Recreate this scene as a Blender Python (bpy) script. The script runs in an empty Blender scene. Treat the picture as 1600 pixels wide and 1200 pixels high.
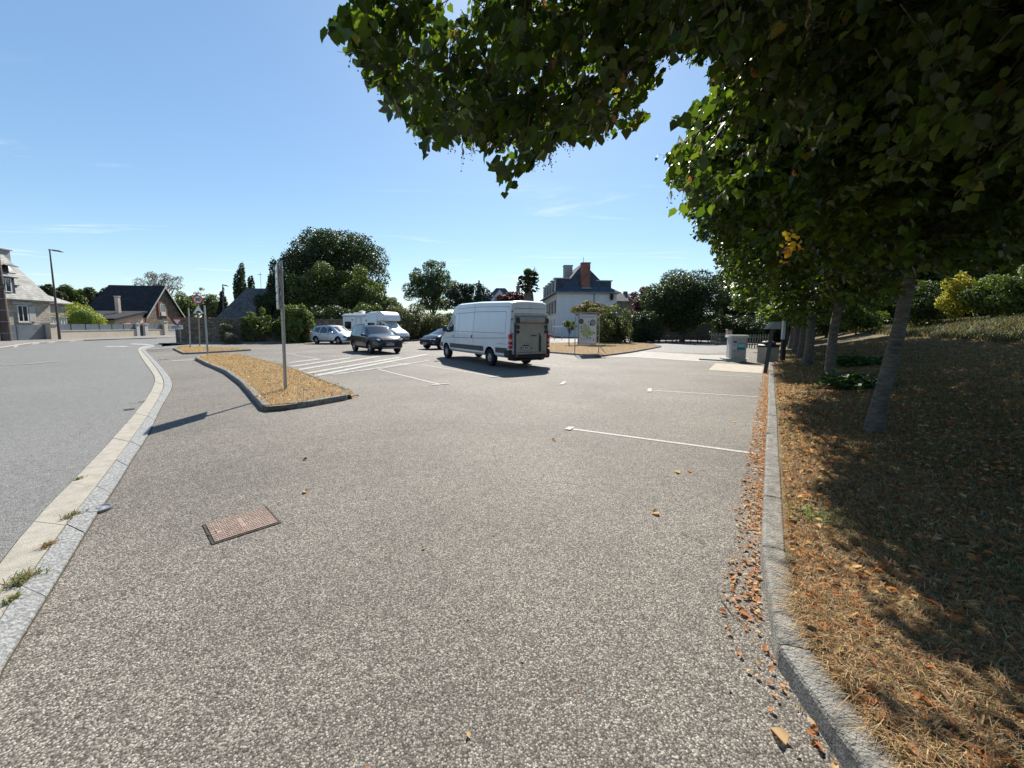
import bpy, bmesh, math, random
import numpy as np
from mathutils import Vector, Matrix
random.seed(7); RNG = np.random.default_rng(7)
D = bpy.data; COL = bpy.context.scene.collection; SC = bpy.context.scene
R_ = math.radians
# ---------------------------------------------------------------- camera, sky, sun, exposure
FPX, PITCH, HOR, ROLL, EYE = 612.0, R_(5.6), 509.0, R_(.35), 1.65
CYP = HOR + FPX*math.tan(PITCH)
cr, sr, cp_, sp_ = math.cos(ROLL), math.sin(ROLL), math.cos(PITCH), math.sin(PITCH)
F_ = Vector((0, cp_, -sp_)); U0 = Vector((0, sp_, cp_)); R0 = Vector((1, 0, 0))
RT = R0*cr + U0*sr; UP = U0*cr - R0*sr
cam = D.objects.new('camera', D.cameras.new('camera')); COL.objects.link(cam)
cam.matrix_world = Matrix(((RT.x, UP.x, -F_.x, 0), (RT.y, UP.y, -F_.y, 0), (RT.z, UP.z, -F_.z, EYE), (0, 0, 0, 1)))
cam.data.sensor_width = 36; cam.data.lens = FPX/1600*36; cam.data.shift_y = -(600-CYP)/1600
cam.data.clip_start = .05; cam.data.clip_end = 3000
SC.camera = cam
SUN_AZ, SUN_EL = R_(4), R_(43)
w = D.worlds.new('World'); SC.world = w; w.use_nodes = True
wn = w.node_tree.nodes; wl = w.node_tree.links
sky = wn.new('ShaderNodeTexSky'); sky.sky_type = 'NISHITA'; sky.sun_disc = False
sky.sun_elevation = SUN_EL; sky.sun_rotation = SUN_AZ; sky.air_density = 1.0; sky.dust_density = .25; sky.ozone_density = 1.3
bg = wn['Background']; bg.inputs[1].default_value = .078
tint = wn.new('ShaderNodeVectorMath'); tint.operation = 'MULTIPLY'; tint.inputs[1].default_value = (1.30, 1.50, 1.62)
gm = wn.new('ShaderNodeGamma'); gm.inputs[1].default_value = .70; wl.new(sky.outputs[0], gm.inputs[0]); hs = wn.new('ShaderNodeHueSaturation'); hs.inputs['Saturation'].default_value = 1.22; wl.new(gm.outputs[0], hs.inputs['Color']); wl.new(hs.outputs[0], tint.inputs[0])
# thin cirrus wisps low in the sky
tcw = wn.new('ShaderNodeTexCoord'); sx = wn.new('ShaderNodeSeparateXYZ'); wl.new(tcw.outputs['Generated'], sx.inputs[0])
zc = wn.new('ShaderNodeMath'); zc.operation = 'MAXIMUM'; zc.inputs[1].default_value = .03; wl.new(sx.outputs[2], zc.inputs[0])
cb = wn.new('ShaderNodeCombineXYZ')
for i_ in (0, 1):
    dv = wn.new('ShaderNodeMath'); dv.operation = 'DIVIDE'; wl.new(sx.outputs[i_], dv.inputs[0]); wl.new(zc.outputs[0], dv.inputs[1]); wl.new(dv.outputs[0], cb.inputs[i_])
mpw = wn.new('ShaderNodeMapping'); mpw.inputs['Rotation'].default_value = (0, 0, .5); mpw.inputs['Scale'].default_value = (.55, 1.5, 1); wl.new(cb.outputs[0], mpw.inputs[0])
nzw = wn.new('ShaderNodeTexNoise'); nzw.inputs['Scale'].default_value = .8; nzw.inputs['Detail'].default_value = 9; nzw.inputs['Roughness'].default_value = .62; nzw.inputs['Distortion'].default_value = .9; wl.new(mpw.outputs[0], nzw.inputs['Vector'])
mrw = wn.new('ShaderNodeMapRange'); mrw.interpolation_type = 'SMOOTHSTEP'; mrw.inputs[1].default_value = .555; mrw.inputs[2].default_value = .78; mrw.inputs[4].default_value = .5; wl.new(nzw.outputs['Fac'], mrw.inputs[0])
wz = wn.new('ShaderNodeMapRange'); wz.interpolation_type = 'SMOOTHSTEP'; wz.inputs[1].default_value = .42; wz.inputs[2].default_value = .20; wl.new(sx.outputs[2], wz.inputs[0])
mmw = wn.new('ShaderNodeMath'); mmw.operation = 'MULTIPLY'; wl.new(mrw.outputs[0], mmw.inputs[0]); wl.new(wz.outputs[0], mmw.inputs[1])
mxw = wn.new('ShaderNodeMix'); mxw.data_type = 'RGBA'; wl.new(mmw.outputs[0], mxw.inputs[0]); wl.new(tint.outputs[0], mxw.inputs[6]); mxw.inputs[7].default_value = (8.5, 8.8, 9.2, 1)
wl.new(mxw.outputs[2], bg.inputs[0])
sl = D.lights.new('sun', 'SUN'); sl.energy = 4.6; sl.angle = R_(.5); sl.color = (1, .95, .86)
so = D.objects.new('sun', sl); COL.objects.link(so)
sd = Vector((math.sin(SUN_AZ)*math.cos(SUN_EL), math.cos(SUN_AZ)*math.cos(SUN_EL), math.sin(SUN_EL)))
so.rotation_euler = sd.to_track_quat('Z', 'Y').to_euler()
SC.view_settings.view_transform = 'Standard'; SC.view_settings.look = 'None'
SC.view_settings.exposure = 1.0; SC.view_settings.gamma = 1
SC.render.engine = 'CYCLES'
SC.cycles.max_bounces = 6; SC.cycles.transparent_max_bounces = 6

def ray(px, py):
    u, v = px-800, py-CYP
    return RT*u + F_*FPX - UP*v
def G(px, py, z=0.0):
    d = ray(px, py); t = (z-EYE)/d.z
    return Vector((d.x*t, d.y*t, z))
def P(px, py, Y):
    d = ray(px, py); t = Y/d.y
    return Vector((d.x*t, Y, EYE+d.z*t))
def proj(A):
    A = np.asarray(A, float); q = A-np.array([0, 0, EYE])
    f = q@np.array(F_); f = np.where(f < .05, np.nan, f)
    return 800+FPX*(q@np.array(RT))/f, CYP-FPX*(q@np.array(UP))/f
def in_poly(x, y, poly):
    r = np.zeros(len(x), bool); n = len(poly)
    for i in range(n):
        x0, y0 = poly[i]; x1, y1 = poly[(i+1) % n]
        c = ((y0 > y) != (y1 > y)) & (x < (x1-x0)*(y-y0)/((y1-y0) or 1e-9)+x0)
        r ^= c
    return r

# ---------------------------------------------------------------- tagging
def tag(o, label=None, cat=None, group=None, kind=None):
    if label: o['label'] = label
    if cat: o['category'] = cat
    if group: o['group'] = group
    if kind: o['kind'] = kind
    return o
def thing(name, label, cat, loc=(0, 0, 0), rz=0, group=None):
    o = D.objects.new(name, None); COL.objects.link(o); o.empty_display_size = .2
    o.location = loc; o.rotation_euler = (0, 0, rz)
    return tag(o, label, cat, group)
def link(name, me, parent=None):
    o = D.objects.new(name, me); COL.objects.link(o)
    if parent: o.parent = parent
    return o
def dup(root, loc, rz, label=None, group=None):
    r = root.copy(); COL.objects.link(r); r.location = loc; r.rotation_euler = (0, 0, rz)
    if label: r['label'] = label
    if group: r['group'] = group
    for ch in list(root.children):
        c = ch.copy(); COL.objects.link(c); c.parent = r
        for g in list(ch.children):
            d = g.copy(); COL.objects.link(d); d.parent = c
    return r

# ---------------------------------------------------------------- materials
MATS = {}
def mat(name, c1, c2=None, scale=5, rough=.7, metal=0, bump=0, bscale=None, spec=.4, detail=4, coat=0, c3=None, stretch=None, trans=0):
    if name in MATS: return MATS[name]
    m = D.materials.new(name); m.use_nodes = True; MATS[name] = m
    n, l = m.node_tree.nodes, m.node_tree.links
    b = n['Principled BSDF']; b.inputs['Roughness'].default_value = rough; b.inputs['Metallic'].default_value = metal
    b.inputs['Specular IOR Level'].default_value = spec
    if coat: b.inputs['Coat Weight'].default_value = coat; b.inputs['Coat Roughness'].default_value = .05
    b.inputs['Base Color'].default_value = (*c1, 1)
    tc = n.new('ShaderNodeTexCoord'); src = tc.outputs['Object']
    if stretch:
        mp = n.new('ShaderNodeMapping'); mp.inputs['Scale'].default_value = stretch; l.new(src, mp.inputs[0]); src = mp.outputs[0]
    if c2:
        t = n.new('ShaderNodeTexNoise'); t.inputs['Scale'].default_value = scale; t.inputs['Detail'].default_value = detail
        t.inputs['Roughness'].default_value = .65; l.new(src, t.inputs['Vector'])
        r = n.new('ShaderNodeValToRGB'); l.new(t.outputs['Fac'], r.inputs[0])
        r.color_ramp.elements[0].position = .36; r.color_ramp.elements[1].position = .64
        r.color_ramp.elements[0].color = (*c1, 1); r.color_ramp.elements[1].color = (*c2, 1)
        if c3: e = r.color_ramp.elements.new(.5); e.color = (*c3, 1)
        l.new(r.outputs[0], b.inputs['Base Color'])
    if bump:
        t2 = n.new('ShaderNodeTexNoise'); t2.inputs['Scale'].default_value = bscale or scale*3; t2.inputs['Detail'].default_value = 5
        l.new(src, t2.inputs['Vector']); bp = n.new('ShaderNodeBump'); bp.inputs['Strength'].default_value = bump
        bp.inputs['Distance'].default_value = .02; l.new(t2.outputs['Fac'], bp.inputs['Height']); l.new(bp.outputs[0], b.inputs['Normal'])
    if trans:
        tr = n.new('ShaderNodeBsdfTranslucent'); mx = n.new('ShaderNodeMixShader'); mx.inputs[0].default_value = trans
        tr.inputs[0].default_value = (min(.95, c1[0]*1.7), min(.95, c1[1]*(2.0 if c1[1] > c1[0] else 1.75)), c1[2]*(.7 if c1[1] > c1[0] else 1.5), 1)
        l.new(b.outputs[0], mx.inputs[1]); l.new(tr.outputs[0], mx.inputs[2])
        l.new(mx.outputs[0], n['Material Output'].inputs[0])
    return m
def asphalt(name, dark, mid, light, vs=115, tint=(1, 1, 1), patch=.25):
    m = D.materials.new(name); m.use_nodes = True; n, l = m.node_tree.nodes, m.node_tree.links
    b = n['Principled BSDF']; b.inputs['Roughness'].default_value = .78; b.inputs['Specular IOR Level'].default_value = .36
    tc = n.new('ShaderNodeTexCoord'); src = tc.outputs['Object']
    # wobble coordinates so chips look crushed
    v = n.new('ShaderNodeTexVoronoi'); v.inputs['Scale'].default_value = vs; v.inputs['Randomness'].default_value = 1; l.new(src, v.inputs['Vector'])
    sp = n.new('ShaderNodeSeparateColor'); l.new(v.outputs['Color'], sp.inputs[0])
    r = n.new('ShaderNodeValToRGB'); l.new(sp.outputs[0], r.inputs[0]); e = r.color_ramp.elements
    e[0].position = 0; e[0].color = (*dark, 1); e[1].position = 1; e[1].color = (*light, 1)
    q = e.new(.45); q.color = (*mid, 1); q = e.new(.8); q.color = tuple(a*.55+c*.45 for a, c in zip(mid, light))+(1,)
    # binder between chips
    r2 = n.new('ShaderNodeMapRange'); l.new(v.outputs['Distance'], r2.inputs[0]); r2.inputs[1].default_value = .4; r2.inputs[2].default_value = .95
    mx = n.new('ShaderNodeMix'); mx.data_type = 'RGBA'; l.new(r2.outputs[0], mx.inputs[0]); l.new(r.outputs[0], mx.inputs[6]); mx.inputs[7].default_value = (*[x*.35 for x in dark], 1)
    # large scale wear
    t = n.new('ShaderNodeTexNoise'); t.inputs['Scale'].default_value = .35; t.inputs['Detail'].default_value = 7; t.inputs['Roughness'].default_value = .62; l.new(src, t.inputs['Vector'])
    mr = n.new('ShaderNodeMapRange'); l.new(t.outputs['Fac'], mr.inputs[0]); mr.inputs[1].default_value = .3; mr.inputs[2].default_value = .7
    mr.inputs[3].default_value = 1-patch; mr.inputs[4].default_value = 1+patch*.6
    t3 = n.new('ShaderNodeTexNoise'); t3.inputs['Scale'].default_value = 9; t3.inputs['Detail'].default_value = 6; t3.inputs['Roughness'].default_value = .7; l.new(src, t3.inputs['Vector'])
    mr3 = n.new('ShaderNodeMapRange'); l.new(t3.outputs['Fac'], mr3.inputs[0]); mr3.inputs[1].default_value = .3; mr3.inputs[2].default_value = .7
    mr3.inputs[3].default_value = .8; mr3.inputs[4].default_value = 1.18
    mm = n.new('ShaderNodeMath'); mm.operation = 'MULTIPLY'; l.new(mr.outputs[0], mm.inputs[0]); l.new(mr3.outputs[0], mm.inputs[1])
    # old oil spots and fine hairline cracks
    t4 = n.new('ShaderNodeTexNoise'); t4.inputs['Scale'].default_value = 1.7; t4.inputs['Detail'].default_value = 3; l.new(src, t4.inputs['Vector'])
    m4 = n.new('ShaderNodeMapRange'); m4.interpolation_type = 'SMOOTHSTEP'; l.new(t4.outputs['Fac'], m4.inputs[0]); m4.inputs[1].default_value = .66; m4.inputs[2].default_value = .76; m4.inputs[3].default_value = 1; m4.inputs[4].default_value = .72
    wn_ = n.new('ShaderNodeTexNoise'); wn_.inputs['Scale'].default_value = 2.2; wn_.inputs['Detail'].default_value = 4; l.new(src, wn_.inputs['Vector'])
    wm = n.new('ShaderNodeVectorMath'); wm.operation = 'MULTIPLY_ADD'; wm.inputs[1].default_value = (.55, .55, .55); l.new(wn_.outputs['Color'], wm.inputs[0]); l.new(src, wm.inputs[2])
    vc = n.new('ShaderNodeTexVoronoi'); vc.feature = 'DISTANCE_TO_EDGE'; vc.inputs['Scale'].default_value = .42; l.new(wm.outputs[0], vc.inputs['Vector'])
    mc = n.new('ShaderNodeMapRange'); l.new(vc.outputs['Distance'], mc.inputs[0]); mc.inputs[1].default_value = 0; mc.inputs[2].default_value = .0035; mc.inputs[3].default_value = .45; mc.inputs[4].default_value = 1
    tm = n.new('ShaderNodeMapRange'); l.new(t.outputs['Fac'], tm.inputs[0]); tm.inputs[1].default_value = .50; tm.inputs[2].default_value = .56
    mq = n.new('ShaderNodeMix'); l.new(tm.outputs[0], mq.inputs[0]); mq.inputs[2].default_value = 1; l.new(mc.outputs[0], mq.inputs[3])
    ma = n.new('ShaderNodeMath'); ma.operation = 'MULTIPLY'; l.new(m4.outputs[0], ma.inputs[0]); l.new(mq.outputs[0], ma.inputs[1])
    mb = n.new('ShaderNodeMath'); mb.operation = 'MULTIPLY'; l.new(ma.outputs[0], mb.inputs[0]); l.new(mm.outputs[0], mb.inputs[1])
    vm = n.new('ShaderNodeVectorMath'); vm.operation = 'SCALE'; l.new(mx.outputs[2], vm.inputs[0]); l.new(mb.outputs[0], vm.inputs['Scale'])
    l.new(vm.outputs[0], b.inputs['Base Color'])
    bp = n.new('ShaderNodeBump'); bp.inputs['Strength'].default_value = .55; bp.inputs['Distance'].default_value = .006; bp.invert = True
    l.new(v.outputs['Distance'], bp.inputs['Height']); l.new(bp.outputs[0], b.inputs['Normal'])
    return m
def masonry(name, cols, mortar, scale, bw=.5, rh=.25, ms=.03, bump=.5, axis='xz', rough=.85, warp=.06):
    """brick pattern with blocky colour variation; object coordinates, wall along local x"""
    m = D.materials.new(name); m.use_nodes = True; n, l = m.node_tree.nodes, m.node_tree.links
    b = n['Principled BSDF']; b.inputs['Roughness'].default_value = rough; b.inputs['Specular IOR Level'].default_value = .25
    tc = n.new('ShaderNodeTexCoord'); s = n.new('ShaderNodeSeparateXYZ'); l.new(tc.outputs['Object'], s.inputs[0])
    a = n.new('ShaderNodeMath'); a.operation = 'ADD'; l.new(s.outputs[0], a.inputs[0]); l.new(s.outputs[1], a.inputs[1])
    c = n.new('ShaderNodeCombineXYZ'); l.new(a.outputs[0], c.inputs[0]); l.new(s.outputs[2], c.inputs[1])
    ns = n.new('ShaderNodeTexNoise'); ns.inputs['Scale'].default_value = 3.5; l.new(tc.outputs['Object'], ns.inputs['Vector'])
    wv = n.new('ShaderNodeVectorMath'); wv.operation = 'SCALE'; wv.inputs['Scale'].default_value = warp; l.new(ns.outputs['Color'], wv.inputs[0])
    ad = n.new('ShaderNodeVectorMath'); l.new(c.outputs[0], ad.inputs[0]); l.new(wv.outputs[0], ad.inputs[1])
    t = n.new('ShaderNodeTexBrick'); l.new(ad.outputs[0], t.inputs['Vector']); t.inputs['Scale'].default_value = scale
    t.inputs['Color1'].default_value = (*cols[0], 1); t.inputs['Color2'].default_value = (*cols[1], 1); t.inputs['Mortar'].default_value = (*mortar, 1)
    t.inputs['Brick Width'].default_value = bw; t.inputs['Row Height'].default_value = rh; t.inputs['Mortar Size'].default_value = ms
    n2 = n.new('ShaderNodeTexNoise'); n2.inputs['Scale'].default_value = 1.3; n2.inputs['Detail'].default_value = 8; n2.inputs['Roughness'].default_value = .75; l.new(tc.outputs['Object'], n2.inputs['Vector'])
    mr = n.new('ShaderNodeMapRange'); l.new(n2.outputs['Fac'], mr.inputs[0]); mr.inputs[1].default_value = .3; mr.inputs[2].default_value = .7; mr.inputs[3].default_value = .6; mr.inputs[4].default_value = 1.4
    vm = n.new('ShaderNodeVectorMath'); vm.operation = 'SCALE'; l.new(t.outputs['Color'], vm.inputs[0]); l.new(mr.outputs[0], vm.inputs['Scale'])
    l.new(vm.outputs[0], b.inputs['Base Color'])
    bp = n.new('ShaderNodeBump'); bp.inputs['Strength'].default_value = bump; bp.inputs['Distance'].default_value = .02; bp.invert = True
    l.new(t.outputs['Fac'], bp.inputs['Height']); l.new(bp.outputs[0], b.inputs['Normal'])
    MATS[name] = m
    return m
A_LOT = asphalt('lot_asphalt', (.062, .053, .043), (.158, .137, .113), (.44, .395, .335), 130, patch=.32)
A_ROAD = asphalt('road_asphalt', (.115, .112, .105), (.185, .181, .170), (.32, .315, .30), 135, patch=.12)
A_FAR = asphalt('pale_asphalt', (.13, .12, .11), (.24, .225, .205), (.4, .38, .35), 90, patch=.15)
M_EARTH = mat('earth', (.10, .075, .045), (.07, .075, .03), 1.2, .95, bump=.5, bscale=8)
M_KERB = mat('kerb_concrete', (.13, .122, .105), (.29, .275, .245), 14, .95, bump=1.0, bscale=80, detail=10)
M_JOINT = mat('dark_joint', (.03, .026, .02), (.07, .06, .045), 30, .95)
M_GUT = mat('gutter_concrete', (.27, .245, .20), (.37, .34, .285), 7, .9, bump=.4, bscale=120, detail=9)
M_GRAN = mat('granite', (.15, .15, .145), (.34, .335, .32), 34, .75, bump=.7, bscale=55, detail=9)
M_SLAB = mat('slab_concrete', (.30, .28, .245), (.38, .36, .32), 3, .9, bump=.2, bscale=60)
M_PAINT = mat('road_paint', (.50, .485, .455), (.24, .22, .20), 30, .75, bump=.3, bscale=150, detail=9)
M_PAINTW = mat('road_paint_worn', (.46, .45, .42), (.20, .18, .16), 9, .8, bump=.3, bscale=150, detail=9)
M_STRAW = [mat('straw_a', (.45, .275, .12), rough=.7, trans=.35), mat('straw_b', (.26, .165, .08), rough=.8, trans=.3), mat('straw_c', (.56, .43, .25), rough=.7, trans=.35), mat('straw_d', (.13, .085, .04), rough=.8, trans=.2), mat('straw_grey', (.23, .20, .13), rough=.8, trans=.25)]
M_GRASS = [mat('grass_a', (.09, .12, .03), rough=.6, trans=.25), mat('grass_b', (.14, .15, .045), rough=.6, trans=.25)]
M_LITTER = [mat('dead_a', (.42, .17, .06), rough=.7, trans=.35), mat('dead_b', (.27, .12, .05), rough=.8, trans=.25), mat('dead_c', (.50, .33, .16), rough=.7, trans=.35), mat('dead_d', (.16, .09, .045), rough=.85)]
M_BARK = mat('linden_bark', (.06, .05, .04), (.15, .13, .11), 9, .9, bump=.9, bscale=22, stretch=(1, 1, 2.6), detail=9)
M_TWIG = mat('twig', (.10, .075, .05), rough=.8)
M_LEAF = [mat('leaf_a', (.055, .082, .014), rough=.45, trans=.36, spec=.35), mat('leaf_b', (.085, .112, .018), rough=.45, trans=.42, spec=.35),
          mat('leaf_c', (.028, .048, .014), rough=.45, trans=.22), mat('leaf_d', (.20, .16, .02), rough=.5, trans=.35)]
M_BRACT = mat('bract', (.26, .25, .11), rough=.6, trans=.3)
M_RUST = mat('rusty_leaf', (.26, .10, .035), rough=.7, trans=.25)
M_FRUIT = mat('linden_fruit', (.10, .085, .055), rough=.8)
M_STEEL = mat('galvanised', (.30, .30, .30), (.42, .42, .42), 20, .5, metal=.6)
M_DKSTEEL = mat('dark_steel', (.10, .10, .105), rough=.5, metal=.5)
M_BLACK = mat('black_plastic', (.014, .014, .015), rough=.55)
M_DGREY = mat('grey_plastic', (.04, .042, .045), rough=.6)
M_RUBBER = mat('rubber', (.016, .016, .017), rough=.85)
M_WHITE = mat('white_paint', (.78, .79, .80), rough=.3, coat=.3)
M_GLASS = mat('dark_glass', (.012, .016, .018), rough=.06, spec=.9, coat=.5)
M_RED = mat('red_lens', (.55, .01, .012), rough=.2, coat=.6)
M_LAMP = mat('clear_lens', (.62, .66, .70), rough=.12, spec=.8, metal=.3)
M_PLATE = mat('plate', (.55, .55, .54), rough=.5)
M_RIM = mat('alloy', (.42, .43, .44), rough=.35, metal=.8)
M_SIGNW = mat('sign_white', (.75, .75, .73), rough=.4)
M_SIGNR = mat('sign_red', (.55, .02, .02), rough=.4)
M_SIGNK = mat('sign_black', (.012, .012, .014), rough=.5)

# ---------------------------------------------------------------- mesh builders
class MB:
    def __init__(s): s.v = []; s.f = []; s.m = []
    def add(s, vs, fs, mi=0):
        o = len(s.v); s.v += [tuple(x) for x in vs]; s.f += [tuple(i+o for i in f) for f in fs]; s.m += [mi]*len(fs); return s
    def box(s, c, d, mi=0, rz=0, M=None, bev=0):
        x, y, z = (k/2 for k in d); c = Vector(c); Rm = Matrix.Rotation(rz, 3, 'Z') if M is None else M
        if bev:
            b = bev; vs = []; 
            ring = [(-x+b, -y), (x-b, -y), (x, -y+b), (x, y-b), (x-b, y), (-x+b, y), (-x, y-b), (-x, -y+b)]
            inn = [(p*(x-b)/x, q*(y-b)/y) for p, q in ring]
            L = [[(p, q, -z) for p, q in inn], [(p, q, -z+b) for p, q in ring], [(p, q, z-b) for p, q in ring], [(p, q, z) for p, q in inn]]
            vs = [Rm @ Vector(p)+c for r in L for p in r]
            fs = [tuple(range(7, -1, -1)), tuple(range(24, 32))]
            for k in range(3):
                for i in range(8): fs.append((k*8+i, k*8+(i+1) % 8, k*8+8+(i+1) % 8, k*8+8+i))
            return s.add(vs, fs, mi)
        vs = [Rm @ Vector((a*x, b*y, e*z))+c for e in (-1, 1) for a, b in ((-1, -1), (1, -1), (1, 1), (-1, 1))]
        return s.add(vs, [(3, 2, 1, 0), (4, 5, 6, 7), (0, 1, 5, 4), (1, 2, 6, 5), (2, 3, 7, 6), (3, 0, 4, 7)], mi)
    def tube(s, pts, rads, n=8, mi=0, caps=True):
        pts = [Vector(p) for p in pts]; base = len(s.v)
        if not hasattr(rads, '__len__'): rads = [rads]*len(pts)
        ref = None
        for i, p in enumerate(pts):
            t = (pts[min(i+1, len(pts)-1)]-pts[max(i-1, 0)]).normalized()
            if ref is None: ref = Vector((1, 0, 0)) if abs(t.x) < .8 else Vector((0, 1, 0))
            a = (ref-t*ref.dot(t)).normalized(); ref = a; b = t.cross(a)
            for k in range(n):
                an = 2*math.pi*k/n; s.v.append(tuple(p+(a*math.cos(an)+b*math.sin(an))*rads[i]))
        for i in range(len(pts)-1):
            for k in range(n):
                s.f.append((base+i*n+k, base+i*n+(k+1) % n, base+(i+1)*n+(k+1) % n, base+(i+1)*n+k)); s.m.append(mi)
        if caps:
            s.f.append(tuple(base+k for k in range(n-1, -1, -1))); s.m.append(mi)
            s.f.append(tuple(base+(len(pts)-1)*n+k for k in range(n))); s.m.append(mi)
        return s
    def prism(s, poly, z0, z1, mi=0, M=None):
        n = len(poly); f = (lambda p: p) if M is None else (lambda p: M @ Vector(p))
        vs = [f((x, y, z0)) for x, y in poly]+[f((x, y, z1)) for x, y in poly]
        fs = [tuple(range(n-1, -1, -1)), tuple(range(n, 2*n))]+[(i, (i+1) % n, n+(i+1) % n, n+i) for i in range(n)]
        return s.add(vs, fs, mi)
    def lathe(s, prof, n=16, c=(0, 0, 0), axis='z', mi=0):
        c = Vector(c); vs = []
        for r, h in prof:
            for k in range(n):
                a = 2*math.pi*k/n; x, y = r*math.cos(a), r*math.sin(a)
                vs.append(c+(Vector((x, y, h)) if axis == 'z' else Vector((x, h, y)) if axis == 'y' else Vector((h, x, y))))
        fs = [(i*n+k, i*n+(k+1) % n, (i+1)*n+(k+1) % n, (i+1)*n+k) for i in range(len(prof)-1) for k in range(n)]
        return s.add(vs, fs, mi)
    def build(s, name, mats, parent=None, smooth=None, recalc=True):
        me = D.meshes.new(name); me.from_pydata(s.v, [], s.f); mats = mats if isinstance(mats, (list, tuple)) else [mats]
        for m in mats: me.materials.append(m)
        me.polygons.foreach_set('material_index', s.m)
        if recalc:
            bm = bmesh.new(); bm.from_mesh(me); bmesh.ops.recalc_face_normals(bm, faces=bm.faces); bm.to_mesh(me); bm.free()
        if smooth:
            me.polygons.foreach_set('use_smooth', [True]*len(me.polygons)); me.set_sharp_from_angle(angle=R_(smooth))
        me.update(); return link(name, me, parent)
def npmesh(name, V, Fc, mi, mats, parent=None, smooth=False):
    """V (n,3), Fc (m,k) uniform polygons"""
    me = D.meshes.new(name); V = np.ascontiguousarray(V, np.float32); Fc = np.ascontiguousarray(Fc, np.int32); m, k = Fc.shape
    me.vertices.add(len(V)); me.vertices.foreach_set('co', V.ravel()); me.loops.add(m*k); me.loops.foreach_set('vertex_index', Fc.ravel())
    me.polygons.add(m); me.polygons.foreach_set('loop_start', np.arange(0, m*k, k, dtype=np.int32))
    for x in mats: me.materials.append(x)
    me.polygons.foreach_set('material_index', np.ascontiguousarray(mi, np.int32))
    if smooth: me.polygons.foreach_set('use_smooth', np.ones(m, bool))
    me.update(calc_edges=True); me.validate(); return link(name, me, parent)
def unit(a): return a/np.maximum(np.linalg.norm(a, axis=-1, keepdims=True), 1e-9)
def rvec(n): return unit(RNG.normal(size=(n, 3)))
def leaf_verts(p, d, nrm, s, wd=.46, fold=.12):
    """folded leaf of two quads: base p, axis d, normal nrm, length s -> (n,6,3)"""
    d = unit(d); nrm = unit(nrm-d*(nrm*d).sum(1, keepdims=True)); c = np.cross(d, nrm); s = s[:, None]
    up = nrm*s*fold
    out = [p, p+d*s*1.05-up*.5, p+d*s*.22+c*s*wd*.95+up, p+d*s*.66+c*s*wd*.8+up*.8, p+d*s*.22-c*s*wd*.95+up, p+d*s*.66-c*s*wd*.8+up*.8]
    return np.stack(out, 1)
LEAF_F = np.array([[0, 1, 3, 2], [0, 4, 5, 1]])
LEAF_F9 = np.array([[0, 1, 7, 2][i] for i in range(0)] or [[0, 7, 3, 2], [7, 1, 4, 3], [0, 5, 6, 7], [7, 6, 8, 1]])
def leaf_verts9(p, d, nrm, s, wd=.5, fold=.10):
    d = unit(d); nrm = unit(nrm-d*(nrm*d).sum(1, keepdims=True)); c = np.cross(d, nrm); s = s[:, None]; up = nrm*s*fold
    return np.stack([p+d*s*.06, p+d*s*1.06-up*1.2, p-d*s*.02+c*s*wd*.55+up*.6, p+d*s*.40+c*s*wd*1.0+up, p+d*s*.78+c*s*wd*.50+up*.4, p-d*s*.02-c*s*wd*.55+up*.6, p+d*s*.40-c*s*wd*1.0+up, p+d*s*.45, p+d*s*.78-c*s*wd*.50+up*.4], 1)
def leaf_mesh(name, LV, mi, mats, parent=None):
    n, kv = LV.shape[:2]; V = LV.reshape(-1, 3); T = LEAF_F if kv == 6 else LEAF_F9; Fc = (T[None]+np.arange(n)[:, None, None]*kv).reshape(-1, 4)
    return npmesh(name, V, Fc, np.repeat(mi, len(T)), mats, parent)
def blades(name, pts, L, W, mats, probs, bend=.6, parent=None, up=1.0):
    n = len(pts); az = RNG.uniform(0, 2*np.pi, n); ln = L*RNG.uniform(.5, 1.3, n); wd = W*RNG.uniform(.7, 1.3, n)
    dr = np.stack([np.cos(az), np.sin(az), np.zeros(n)], 1); si = np.stack([-np.sin(az), np.cos(az), np.zeros(n)], 1)
    bd = bend*RNG.uniform(.3, 1.4, n); z = np.array([0, 0, 1.])
    m1 = pts+dr*(ln*bd*.35)[:, None]+z*(ln*.55*up)[:, None]
    t = pts+dr*(ln*bd)[:, None]+z*(ln*np.clip(1-bd*.5, .12, 1)*up)[:, None]
    w2 = si*wd[:, None]*.5
    V = np.stack([pts-w2, pts+w2, m1+w2*.8, m1-w2*.8, t+w2*.15, t-w2*.15], 1).reshape(-1, 3)
    Fc = (np.array([[0, 1, 2, 3], [3, 2, 4, 5]])[None]+np.arange(n)[:, None, None]*6).reshape(-1, 4)
    mi = RNG.choice(len(mats), n, p=probs)
    return npmesh(name, V, Fc, np.repeat(mi, 2), mats, parent)
def sheet(name, poly, z, m, kind='structure', res=None):
    b = MB(); b.add([(p[0], p[1], z) for p in poly], [tuple(range(len(poly)))]); o = b.build(name, m); 
    me = o.data; bm = bmesh.new(); bm.from_mesh(me); bmesh.ops.triangulate(bm, faces=bm.faces)
    for f in bm.faces:
        if f.normal.z < 0: f.normal_flip()
    bm.to_mesh(me); bm.free()
    if kind: o['kind'] = kind
    return o
def polyline(pts, step):
    """resample by arc length -> list of Vector2"""
    pts = [Vector((p[0], p[1])) for p in pts]; d = [0]
    for a, b in zip(pts, pts[1:]): d.append(d[-1]+(b-a).length)
    n = max(1, round(d[-1]/step)); out = []
    for i in range(n+1):
        t = d[-1]*i/n; k = 0
        while k < len(d)-2 and d[k+1] < t: k += 1
        out.append(pts[k].lerp(pts[k+1], (t-d[k])/max(d[k+1]-d[k], 1e-6)))
    return out
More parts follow.
